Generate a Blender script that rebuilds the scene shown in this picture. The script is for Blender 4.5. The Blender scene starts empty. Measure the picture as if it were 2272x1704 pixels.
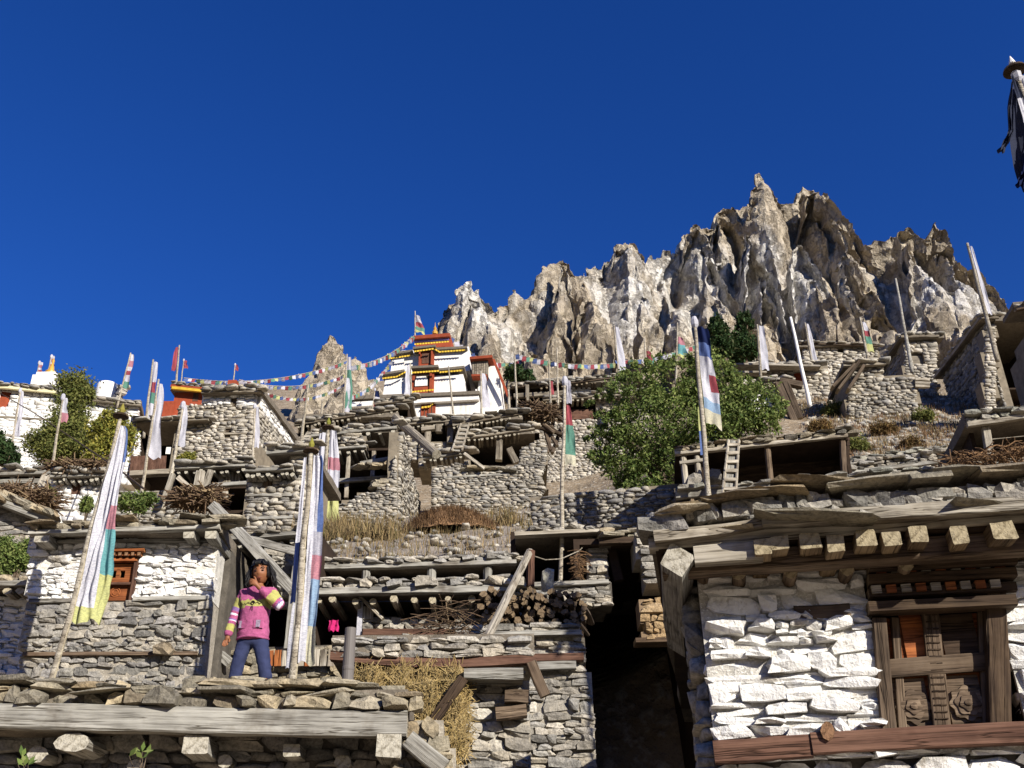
import bpy, bmesh, math, random
import numpy as np
from mathutils import Vector, Matrix, noise

# ------------------------------------------------------------------ camera, sky, sun, exposure
SC = bpy.context.scene
COL = SC.collection
W, H_, F = 2272.0, 1704.0, 2209.0
PITCH, ROLL = math.radians(28.0), math.radians(1.0)
CAM = Vector((0, 0, 1.6))
_f = Vector((0, math.cos(PITCH), math.sin(PITCH)))
_u0 = Vector((0, -math.sin(PITCH), math.cos(PITCH)))
_r0 = Vector((1, 0, 0))
_r = _r0 * math.cos(ROLL) - _u0 * math.sin(ROLL)
_u = _u0 * math.cos(ROLL) + _r0 * math.sin(ROLL)
cd = bpy.data.cameras.new('camera'); cam = bpy.data.objects.new('camera', cd); COL.objects.link(cam)
cam.matrix_world = Matrix(((_r.x, _u.x, -_f.x, 0), (_r.y, _u.y, -_f.y, 0), (_r.z, _u.z, -_f.z, CAM.z), (0, 0, 0, 1)))
cd.sensor_width = 36; cd.lens = F / W * 36; cd.clip_start = 0.05; cd.clip_end = 5000
SC.camera = cam

SUN_AZ, SUN_EL = math.radians(40), math.radians(25)          # behind the camera, to the right
sun_dir = Vector((math.sin(SUN_AZ) * math.cos(SUN_EL), -math.cos(SUN_AZ) * math.cos(SUN_EL), math.sin(SUN_EL)))
world = bpy.data.worlds.new('World'); SC.world = world; world.use_nodes = True
_nt = world.node_tree
_bg = _nt.nodes['Background']
_sky = _nt.nodes.new('ShaderNodeTexSky'); _sky.sky_type = 'NISHITA'; _sky.sun_disc = False
_sky.sun_elevation = SUN_EL
_sky.sun_rotation = math.atan2(sun_dir.x, sun_dir.y)
_sky.altitude = 3500; _sky.air_density = 1.3; _sky.dust_density = 0.7; _sky.ozone_density = 6.0
_hs = _nt.nodes.new('ShaderNodeHueSaturation'); _hs.inputs['Hue'].default_value = 0.519; _hs.inputs['Saturation'].default_value = 1.2; _hs.inputs['Value'].default_value = 1.0
_nt.links.new(_sky.outputs[0], _hs.inputs['Color'])
_nt.links.new(_hs.outputs[0], _bg.inputs['Color']); _bg.inputs['Strength'].default_value = 0.1
sl = bpy.data.lights.new('sun', 'SUN'); sl.energy = 5.0; sl.angle = math.radians(0.5); sl.color = (1, 0.95, 0.865)
sun = bpy.data.objects.new('sun', sl); COL.objects.link(sun)
sun.rotation_euler = sun_dir.to_track_quat('Z', 'Y').to_euler(); sun.location = sun_dir * 50
SC.view_settings.view_transform = 'Standard'; SC.view_settings.look = 'None'
SC.view_settings.exposure = 0.5; SC.view_settings.gamma = 1.0
SC.render.engine = 'CYCLES'
SC.cycles.max_bounces = 5; SC.cycles.diffuse_bounces = 1

# ------------------------------------------------------------------ helpers
RN = random.Random(11)
def ray(px, py):
    return _r * ((px - W / 2) / F) + _u * ((H_ / 2 - py) / F) + _f
def at(px, py, D):
    d = ray(px, py); return CAM + d * (D / d.y)
def hexc(h):
    h = h.lstrip('#'); c = [int(h[i:i + 2], 16) / 255 for i in (0, 2, 4)]
    return tuple((x / 12.92 if x <= 0.04045 else ((x + 0.055) / 1.055) ** 2.4) for x in c) + (1,)
def lerp(a, b, t): return a + (b - a) * t

class NT:
    """small wrapper to write node materials briefly"""
    def __init__(s, name):
        s.m = bpy.data.materials.new(name); s.m.use_nodes = True; s.t = s.m.node_tree
        s.b = s.t.nodes['Principled BSDF']; s.b.inputs['Roughness'].default_value = 0.9
        s.b.inputs['Specular IOR Level'].default_value = 0.2
    def n(s, typ, ins=None, **kw):
        nd = s.t.nodes.new('ShaderNode' + typ)
        for k, v in kw.items(): setattr(nd, k, v)
        for k, v in (ins or {}).items(): s.set(nd.inputs[k], v)
        return nd
    def set(s, sock, v):
        if hasattr(v, 'is_output'): s.t.links.new(v, sock)
        elif hasattr(v, 'outputs'): s.t.links.new(v.outputs[0], sock)
        else: sock.default_value = v
    def ramp(s, fac, stops, interp='LINEAR'):
        r = s.n('ValToRGB', {0: fac}); e = r.color_ramp.elements; r.color_ramp.interpolation = interp
        while len(e) < len(stops): e.new(0.5)
        for i, (p, c) in enumerate(stops):
            e[i].position = p; e[i].color = c if len(c) == 4 else tuple(c) + (1,)
        return r
    def math(s, op, a, b=0.0, clamp=False):
        return s.n('Math', {0: a, 1: b}, operation=op, use_clamp=clamp)
    def mix(s, fac, a, b, typ='MIX'):
        m = s.t.nodes.new('ShaderNodeMix'); m.data_type = 'RGBA'; m.blend_type = typ
        s.set(m.inputs[0], fac); s.set(m.inputs[6], a); s.set(m.inputs[7], b)
        return m.outputs[2]
    def noise(s, vec, scale, detail=4, rough=0.55, dist=0.0):
        return s.n('TexNoise', {'Vector': vec, 'Scale': scale, 'Detail': detail, 'Roughness': rough, 'Distortion': dist}).outputs[0]
    def pos(s): return s.n('NewGeometry').outputs['Position']
    def obj(s): return s.n('TexCoord').outputs['Object']
    def rnd(s):
        a = s.n('ObjectInfo').outputs['Random']; g = s.n('NewGeometry').outputs['Random Per Island']
        return s.math('FRACT', s.math('ADD', a, g)).outputs[0]
    def bump(s, h, strength=0.5, dist=0.02):
        b = s.n('Bump', {'Height': h, 'Strength': strength, 'Distance': dist}); s.t.links.new(b.outputs[0], s.b.inputs['Normal'])
    def color(s, c): s.set(s.b.inputs['Base Color'], c)

def map_range(k, v, a, b, c=0.0, d=1.0):
    return k.n('MapRange', {0: v, 1: a, 2: b, 3: c, 4: d}).outputs[0]

def stone_mat(name, cols, white=None, wamt=0.0, sc=1.0, wcol='#f2efe9', bump=0.6):
    k = NT(name); r = k.rnd(); p = k.pos()
    n = len(cols)
    base = k.ramp(r, [(i / max(1, n - 1), hexc(c)) for i, c in enumerate(cols)])
    big = k.noise(p, 5 * sc, 4, 0.6); fine = k.noise(p, 38 * sc, 5, 0.65)
    c = k.mix(1.0, base, k.ramp(big, [(0.25, (0.68,) * 3), (0.7, (1.25, 1.22, 1.16))]), 'MULTIPLY')
    mid = k.noise(p, 14 * sc, 5, .7, .6); c = k.mix(.7, c, k.ramp(mid, [(.34, (.55, .54, .52)), (.48, (1.05, 1.05, 1.04)), (.72, (1.2, 1.17, 1.1))]), 'MULTIPLY')
    c = k.mix(0.75, c, k.ramp(fine, [(0.3, (0.5,) * 3), (0.58, (1.3,) * 3)]), 'MULTIPLY')
    if wamt > 0:
        w = k.math('ADD', k.math('MULTIPLY', r, 0.55), k.math('MULTIPLY', k.noise(p, 3.2 * sc, 5, 0.7), 1.0)).outputs[0]
        f = map_range(k, w, 1.02 - wamt - 0.09, 1.02 - wamt + 0.09)
        wc = k.mix(0.35, hexc(wcol), k.ramp(fine, [(0.3, (0.62, 0.58, 0.5)), (0.55, (1, 1, 1))]), 'MULTIPLY')
        wc = k.mix(.85, wc, k.ramp(mid, [(.3, (.5, .45, .38)), (.42, (1, 1, 1))]), 'MULTIPLY')
        c = k.mix(f, c, wc)
    k.color(c); k.bump(k.math('ADD', k.math('MULTIPLY', mid, .8), k.math('ADD', big, k.math('MULTIPLY', fine, 0.5))), bump, 0.04 / sc)
    k.b.inputs['Roughness'].default_value = 0.92
    return k.m

def wood_mat(name, c1, c2, dark, end=None, gs=1.0, bump=0.5):
    k = NT(name); tc = k.n('TexCoord'); o = tc.outputs['Object']; rr = k.n('ObjectInfo').outputs['Random']
    isl = k.n('NewGeometry').outputs['Random Per Island']
    off = k.n('CombineXYZ', {0: k.math('MULTIPLY', rr, 37.0), 1: k.math('MULTIPLY', isl, 29.0), 2: k.math('MULTIPLY', rr, 11.0)})
    v = k.n('VectorMath', {0: o, 1: off}, operation='ADD')
    vs = k.n('VectorMath', {0: v, 1: (1.1 * gs, 16 * gs, 16 * gs)}, operation='MULTIPLY')
    vf = k.n('VectorMath', {0: v, 1: (2.2 * gs, 60 * gs, 60 * gs)}, operation='MULTIPLY')
    a = k.noise(vs, 1.0, 4, 0.6, 0.25); b = k.noise(vf, 1.0, 4, 0.6, 0.2); patch = k.noise(v, 2.2 * gs, 3, 0.6)
    c = k.ramp(k.math('ADD', k.math('MULTIPLY', a, 0.6), k.math('MULTIPLY', patch, 0.4)), [(0.3, hexc(dark)), (0.46, hexc(c1)), (0.68, hexc(c2))]).outputs[0]
    c = k.mix(0.7, c, k.ramp(b, [(0.33, (0.3, 0.28, 0.26)), (0.5, (1, 1, 1)), (0.75, (1.15,) * 3)]), 'MULTIPLY')
    c = k.mix(1.0, c, k.ramp(rr, [(0, (0.75,) * 3), (1, (1.15,) * 3)]), 'MULTIPLY')
    vc = k.n('VectorMath', {0: v, 1: (.3 * gs, 10 * gs, 10 * gs)}, operation='MULTIPLY'); crk = k.math('ABSOLUTE', k.math('SUBTRACT', k.noise(vc, 1.6, 3, .55, .25), .5))
    c = k.mix(1.0, c, k.ramp(crk, [(0, (.25, .23, .21)), (.008, (.6, .58, .55)), (.018, (1, 1, 1))]), 'MULTIPLY')
    st = k.noise(v, 1.3 * gs, 5, .7); c = k.mix(.8, c, k.ramp(st, [(.36, (.5, .45, .4)), (.5, (1, 1, 1))]), 'MULTIPLY')
    if end:
        nx = k.math('ABSOLUTE', k.n('SeparateXYZ', {0: tc.outputs['Normal']}).outputs[0])
        f = map_range(k, nx, 0.7, 0.85)
        en = k.noise(o, 22 * gs, 5, 0.7)
        ec = k.mix(0.8, hexc(end), k.ramp(en, [(0.36, (0.28, 0.25, 0.2)), (0.52, (1, 1, 1))]), 'MULTIPLY')
        c = k.mix(f, c, ec)
    k.color(c); k.bump(k.math('ADD', k.math('ADD', b, a), k.math('MULTIPLY', map_range(k, crk, 0, .02), .8)), bump, 0.014 / gs)
    k.b.inputs['Roughness'].default_value = 0.85
    return k.m

def plain(name, c, var=0.25, sc=6.0, bump=0.3, rough=0.9, spec=0.2, speck=None, dist=0.02):
    k = NT(name); p = k.pos(); n1 = k.noise(p, sc, 5, 0.65); n2 = k.noise(p, sc * 7, 4, 0.6)
    cc = k.mix(1.0, hexc(c), k.ramp(n1, [(0.3, (1 - var,) * 3), (0.7, (1 + var * 0.6,) * 3)]), 'MULTIPLY')
    if speck:
        cc = k.mix(map_range(k, n2, 0.52, 0.66), cc, hexc(speck))
    k.color(cc)
    if bump: k.bump(k.math('ADD', n1, k.math('MULTIPLY', n2, 0.5)), bump, dist)
    k.b.inputs['Roughness'].default_value = rough; k.b.inputs['Specular IOR Level'].default_value = spec
    return k.m

def cloth(name, c, trans=0.35, var=0.12):
    k = NT(name); p = k.pos(); n1 = k.noise(p, 9, 4, 0.6)
    cc = k.mix(1.0, hexc(c), k.ramp(n1, [(0.3, (1 - var,) * 3), (0.7, (1.0,) * 3)]), 'MULTIPLY')
    pv = k.n('VectorMath', {0: p, 1: (1, 1, 2.2)}, operation='MULTIPLY'); cc = k.mix(.8, cc, k.ramp(k.noise(pv, 38, 2, .5), [(.42, (.72, .73, .78)), (.54, (1, 1, 1))]), 'MULTIPLY')
    cc = k.mix(.6, cc, k.ramp(k.noise(p, 1.6, 3, .6), [(.35, (.8, .8, .82)), (.6, (1.05, 1.05, 1.05))]), 'MULTIPLY')
    k.color(cc)
    tr = k.n('BsdfTranslucent', {'Color': cc}); mx = k.n('MixShader', {0: trans})
    k.t.links.new(k.b.outputs[0], mx.inputs[1]); k.t.links.new(tr.outputs[0], mx.inputs[2])
    k.t.links.new(mx.outputs[0], k.t.nodes['Material Output'].inputs[0])
    return k.m

# ------------------------------------------------------------------ objects
def link(o, parent=None):
    COL.objects.link(o)
    if parent is not None: o.parent = parent
    return o
def tag(o, label=None, cat=None, group=None, kind=None):
    if label: o['label'] = label
    if cat: o['category'] = cat
    if group: o['group'] = group
    if kind: o['kind'] = kind
    return o
def mesh_obj(name, verts, faces, mat, parent=None, smooth=False, mats=None, midx=None):
    me = bpy.data.meshes.new(name)
    me.from_pydata([tuple(v) for v in verts], [], [tuple(f) for f in faces])
    for m in (mats or [mat]): me.materials.append(m)
    if midx is not None: me.polygons.foreach_set('material_index', midx)
    if smooth: me.polygons.foreach_set('use_smooth', [True] * len(me.polygons))
    me.update()
    return link(bpy.data.objects.new(name, me), parent)
def empty(name, loc, rz=0.0):
    e = bpy.data.objects.new(name, None); e.location = loc; e.rotation_euler = (0, 0, rz); e.empty_display_size = 0.2
    return link(e)

class MB:
    """collects boxes and other bits in one mesh"""
    def __init__(s): s.v = []; s.f = []; s.m = []
    def add(s, v, f, mi=0):
        o = len(s.v); s.v += [tuple(x) for x in v]; s.f += [tuple(i + o for i in q) for q in f]; s.m += [mi] * len(f)
    def box(s, x0, x1, y0, y1, z0, z1, mi=0):
        s.add([(x, y, z) for x in (x0, x1) for y in (y0, y1) for z in (z0, z1)],
              [(0, 1, 3, 2), (4, 6, 7, 5), (0, 4, 5, 1), (2, 3, 7, 6), (0, 2, 6, 4), (1, 5, 7, 3)], mi)
    def tube(s, pts, rad, n=6, mi=0, cap=True):
        pts = [Vector(p) for p in pts]; rings = []
        for i, p in enumerate(pts):
            d = (pts[min(i + 1, len(pts) - 1)] - pts[max(i - 1, 0)]).normalized()
            a = d.orthogonal().normalized() if i == 0 else (rings_a - d * rings_a.dot(d)).normalized()
            rings_a = a; b = d.cross(a)
            r = rad[i] if hasattr(rad, '__len__') else rad
            rings.append([p + (a * math.cos(2 * math.pi * j / n) + b * math.sin(2 * math.pi * j / n)) * r for j in range(n)])
        v = [q for rg in rings for q in rg]; f = []
        for i in range(len(pts) - 1):
            for j in range(n):
                f.append((i * n + j, i * n + (j + 1) % n, (i + 1) * n + (j + 1) % n, (i + 1) * n + j))
        if cap: f.append(tuple(range(n))[::-1]); f.append(tuple((len(pts) - 1) * n + j for j in range(n)))
        s.add(v, f, mi)
    def build(s, name, mat, parent=None, smooth=False, mats=None):
        return mesh_obj(name, s.v, s.f, mat, parent, smooth, mats, s.m if mats else None)

# stone shapes: a 26-vertex block, squashed, chipped and skewed
def _stone_shape(rg):
    g = [-1, 0, 1]; vs = []; idx = {}
    for x in g:
        for y in g:
            for z in g:
                if x or y or z: idx[(x, y, z)] = len(vs); vs.append(Vector((x, y, z)))
    e = rg.uniform(5.0, 13.0); out = []
    sk = rg.uniform(-.12, .12); tp = rg.uniform(-.12, .12); cut = [(Vector((rg.uniform(-1, 1), rg.uniform(-.5, .5), rg.uniform(-1, 1))).normalized(), rg.uniform(.84, 1.1)) for _ in range(3)]
    for v in vs:
        n = (abs(v.x) ** e + abs(v.y) ** e + abs(v.z) ** e) ** (1 / e); p = v / n
        p = p * 0.54 / 0.98
        p += Vector((rg.gauss(0, .045), rg.gauss(0, .035), rg.gauss(0, .06)))
        p.x += sk * p.z; p.z *= 1 + tp * p.x * 2
        for cn, cdist in cut:
            dd = p.dot(cn) - cdist * 0.5
            if dd > 0: p -= cn * dd
        out.append(p)
    fs = []
    for ax in range(3):
        for sgn in (-1, 1):
            for a in (-1, 0):
                for b in (-1, 0):
                    q = []
                    for da, db in ((0, 0), (1, 0), (1, 1), (0, 1)):
                        c = [0, 0, 0]; c[ax] = sgn; c[(ax + 1) % 3] = a + da; c[(ax + 2) % 3] = b + db; q.append(idx[tuple(c)])
                    fs.append(tuple(q if sgn > 0 else q[::-1]))
    return np.array([tuple(p) for p in out]), fs
_rgs = random.Random(5)
STONES = [_stone_shape(_rgs) for _ in range(22)]
_smesh = {}
def stone_mesh(mat, i):
    key = (mat.name, i)
    if key not in _smesh:
        v, f = STONES[i]; me = bpy.data.meshes.new('stone'); me.from_pydata(v.tolist(), [], f); me.materials.append(mat); me.update(); _smesh[key] = me
    return _smesh[key]
def stone_obj(name, parent, mat, c, size, rot=(0, 0, 0), i=None):
    o = bpy.data.objects.new(name, stone_mesh(mat, RN.randrange(len(STONES)) if i is None else i))
    o.location = c; o.scale = size; o.rotation_euler = rot
    return link(o, parent)
def _rotm(r):
    cx, sx, cy, sy, cz, sz = math.cos(r[0]), math.sin(r[0]), math.cos(r[1]), math.sin(r[1]), math.cos(r[2]), math.sin(r[2])
    return np.array([[cy * cz, sx * sy * cz - cx * sz, cx * sy * cz + sx * sz], [cy * sz, sx * sy * sz + cx * cz, cx * sy * sz - sx * cz], [-sy, sx * cy, cx * cy]])
def stones_joined(name, lst, mat, parent):
    """lst: (centre, size, rot) -> one mesh of separate stones"""
    if not lst: return None
    vv = []; ff = []; o = 0
    for c, s, r in lst:
        v, f = STONES[RN.randrange(len(STONES))]
        vv.append((v * np.array(s)) @ _rotm(r).T + np.array(tuple(c))); ff.append(np.array(f) + o); o += len(v)
    V = np.concatenate(vv); Fc = np.concatenate(ff)
    me = bpy.data.meshes.new(name); me.vertices.add(len(V)); me.vertices.foreach_set('co', V.ravel())
    me.loops.add(Fc.size); me.loops.foreach_set('vertex_index', Fc.ravel().astype(np.int32))
    me.polygons.add(len(Fc)); me.polygons.foreach_set('loop_start', np.arange(0, Fc.size, 4, dtype=np.int32))
    me.materials.append(mat); me.update(calc_edges=True); me.validate()
    return tag(link(bpy.data.objects.new(name, me), parent), kind='stuff')
def put_stones(name, lst, mat, parent, single=300, rest='stone_infill'):
    lst = sorted(lst, key=lambda t: -t[1][0] * t[1][2])
    for c, s, r in lst[:single]: stone_obj(name, parent, mat, c, s, r)
    stones_joined(rest if single else name + '_courses', lst[single:], mat, parent)

def inpoly(x, z, poly):
    c = False; n = len(poly)
    for i in range(n):
        x1, z1 = poly[i]; x2, z2 = poly[i - 1]
        if (z1 > z) != (z2 > z) and x < (x2 - x1) * (z - z1) / (z2 - z1) + x1: c = not c
    return c
def spans(poly, holes, z0, z1):
    z = (z0 + z1) / 2; xs = []
    for i in range(len(poly)):
        x1, a = poly[i]; x2, b = poly[i - 1]
        if (a > z) != (b > z): xs.append((x2 - x1) * (z - a) / (b - a) + x1)
    xs.sort(); iv = [(xs[i], xs[i + 1]) for i in range(0, len(xs) - 1, 2)]
    for h0, h1, v0, v1 in holes:
        if v0 < z < v1:
            nv = []
            for p, q in iv:
                if h1 <= p or h0 >= q: nv.append((p, q)); continue
                if h0 > p: nv.append((p, h0))
                if h1 < q: nv.append((h1, q))
            iv = nv
    return iv
def lay(poly, holes, ch, wr, rg, depth=.16, y=0.0, proud=.03, tilt=.05):
    """courses of rubble filling a polygon in the x-z plane"""
    zs = [p[1] for p in poly]; out = []; z = min(zs)
    while z < max(zs) - ch * .3:
        h = ch * rg.uniform(.55, 1.5)
        if z + h > max(zs): h = max(zs) - z + .01
        for a, b in spans(poly, holes, z, z + h):
            if b - a < wr[0] * .6: continue
            ws = []
            while sum(ws) < b - a: ws.append(rg.uniform(*wr) * (1.2 if h > ch * 1.1 else .9))
            if len(ws) > 1 and rg.random() < .5: ws.pop()
            k = (b - a) / sum(ws); x = a
            for w in ws:
                w *= k; cx = x + w / 2; x += w
                if rg.random() < .25 and h > ch * .85:
                    hh = rg.uniform(.35, .65); hs = ((0, hh), (hh, 1))
                else: hs = ((0, 1),)
                for q0, q1 in hs:
                    hq = h * (q1 - q0)
                    out.append(((cx, y + rg.uniform(-proud, proud), z + h * (q0 + q1) / 2 + rg.uniform(-.06, .06) * h), (w * rg.uniform(.93, 1.05), depth * rg.uniform(.8, 1.15), hq * rg.uniform(.88, 1.1)), (rg.uniform(-.08, .08), rg.gauss(0, tilt) * min(1, .16 / w), rg.uniform(-.12, .12))))
        z += h
    return out
def backing(name, poly, holes, y0, y1, mat, parent, cell=.12):
    """solid wall core behind the stones, with openings cut through"""
    xs = [p[0] for p in poly]; zs = [p[1] for p in poly]
    lin = lambda a, b: [a + (b - a) * i / max(1, math.ceil((b - a) / cell)) for i in range(max(1, math.ceil((b - a) / cell)) + 1)]
    ex = sorted(set(lin(min(xs), max(xs)) + [h for q in holes for h in q[:2]]))
    ez = sorted(set(lin(min(zs), max(zs)) + [h for q in holes for h in q[2:]]))
    nx, nz = len(ex) - 1, len(ez) - 1
    keep = [[False] * nz for _ in range(nx)]
    for i in range(nx):
        for j in range(nz):
            a = (ex[i] + ex[i + 1]) / 2; b = (ez[j] + ez[j + 1]) / 2
            keep[i][j] = inpoly(a, b, poly) and not any(q[0] < a < q[1] and q[2] < b < q[3] for q in holes)
    vid = {}; V = []; Fc = []
    def vert(i, j, k):
        if (i, j, k) not in vid: vid[(i, j, k)] = len(V); V.append((ex[i], (y0, y1)[k], ez[j]))
        return vid[(i, j, k)]
    g = lambda i, j: 0 <= i < nx and 0 <= j < nz and keep[i][j]
    for i in range(nx):
        for j in range(nz):
            if not keep[i][j]: continue
            Fc.append((vert(i, j, 0), vert(i + 1, j, 0), vert(i + 1, j + 1, 0), vert(i, j + 1, 0)))
            Fc.append((vert(i, j, 1), vert(i, j + 1, 1), vert(i + 1, j + 1, 1), vert(i + 1, j, 1)))
            if not g(i - 1, j): Fc.append((vert(i, j, 0), vert(i, j + 1, 0), vert(i, j + 1, 1), vert(i, j, 1)))
            if not g(i + 1, j): Fc.append((vert(i + 1, j, 0), vert(i + 1, j, 1), vert(i + 1, j + 1, 1), vert(i + 1, j + 1, 0)))
            if not g(i, j - 1): Fc.append((vert(i, j, 0), vert(i, j, 1), vert(i + 1, j, 1), vert(i + 1, j, 0)))
            if not g(i, j + 1): Fc.append((vert(i, j + 1, 0), vert(i + 1, j + 1, 0), vert(i + 1, j + 1, 1), vert(i, j + 1, 1)))
    return mesh_obj(name, V, Fc, mat, parent)

def beam(name, parent, p0, p1, w, h, mat, rough=.06, n=None, taper=0.0, bend=0.0, roll=0.0, up=(0, 0, 1), seg=None):
    """timber from p0 to p1 (parent space): squared (n=None, slightly hewn) or a round log of n sides"""
    p0, p1 = Vector(p0), Vector(p1); d = p1 - p0; L = d.length; d.normalize()
    u = Vector(up)
    if abs(d.dot(u)) > .97: u = Vector((0, -1, 0))
    y = u.cross(d).normalized(); z = d.cross(y)
    if roll:
        y, z = y * math.cos(roll) + z * math.sin(roll), z * math.cos(roll) - y * math.sin(roll)
    if n is None: prof = [(-.5, -.42), (-.42, -.5), (.42, -.5), (.5, -.42), (.5, .42), (.42, .5), (-.42, .5), (-.5, .42)]
    else: prof = [(.5 * math.cos(2 * math.pi * i / n), .5 * math.sin(2 * math.pi * i / n)) for i in range(n)]
    m = len(prof); seg = seg or max(2, min(14, int(L / max(w, h) / 1.2))); V = []; Fc = []
    j = [RN.uniform(-1, 1) for _ in range(m)]; ph = RN.uniform(0, 9)
    for i in range(seg + 1):
        t = i / seg; k = 1 - taper * t
        oy = math.sin(t * 5.1 + ph) * rough * w * .5; oz = bend * math.sin(math.pi * t) + math.sin(t * 4.3 + ph * 2) * rough * h * .5
        for q, (a, b) in enumerate(prof):
            V.append((t * L, (a * (1 + rough * j[q]) + RN.uniform(-rough, rough) * .35) * w * k + oy, (b * (1 + rough * j[q]) + RN.uniform(-rough, rough) * .35) * h * k + oz))
    for i in range(seg):
        for q in range(m): Fc.append((i * m + q, i * m + (q + 1) % m, (i + 1) * m + (q + 1) % m, (i + 1) * m + q))
    Fc.append(tuple(range(m))[::-1]); Fc.append(tuple(seg * m + q for q in range(m)))
    o = mesh_obj(name, V, Fc, mat, parent)
    o.matrix_local = Matrix(((d.x, y.x, z.x, p0.x), (d.y, y.y, z.y, p0.y), (d.z, y.z, z.z, p0.z), (0, 0, 0, 1)))
    return o
def slab(name, parent, x0, x1, y0, y1, z0, z1, mat, amp=.02, nx=None):
    nx = nx or max(2, min(30, int((x1 - x0) / .3))); ny = max(2, min(10, int((y1 - y0) / .5))); V = []; Fc = []
    for k in (0, 1):
        for i in range(nx + 1):
            for j in range(ny + 1):
                V.append((lerp(x0, x1, i / nx) + RN.uniform(-amp, amp), lerp(y0, y1, j / ny) + RN.uniform(-amp, amp), (z0, z1)[k] + RN.uniform(-amp, amp)))
    ix = lambda k, i, j: k * (nx + 1) * (ny + 1) + i * (ny + 1) + j
    for i in range(nx):
        for j in range(ny):
            Fc.append((ix(0, i, j), ix(0, i, j + 1), ix(0, i + 1, j + 1), ix(0, i + 1, j))); Fc.append((ix(1, i, j), ix(1, i + 1, j), ix(1, i + 1, j + 1), ix(1, i, j + 1)))
        Fc.append((ix(0, i, 0), ix(0, i + 1, 0), ix(1, i + 1, 0), ix(1, i, 0))); Fc.append((ix(0, i, ny), ix(1, i, ny), ix(1, i + 1, ny), ix(0, i + 1, ny)))
    for j in range(ny):
        Fc.append((ix(0, 0, j), ix(1, 0, j), ix(1, 0, j + 1), ix(0, 0, j + 1))); Fc.append((ix(0, nx, j), ix(0, nx, j + 1), ix(1, nx, j + 1), ix(1, nx, j)))
    return mesh_obj(name, V, Fc, mat, parent)

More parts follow.
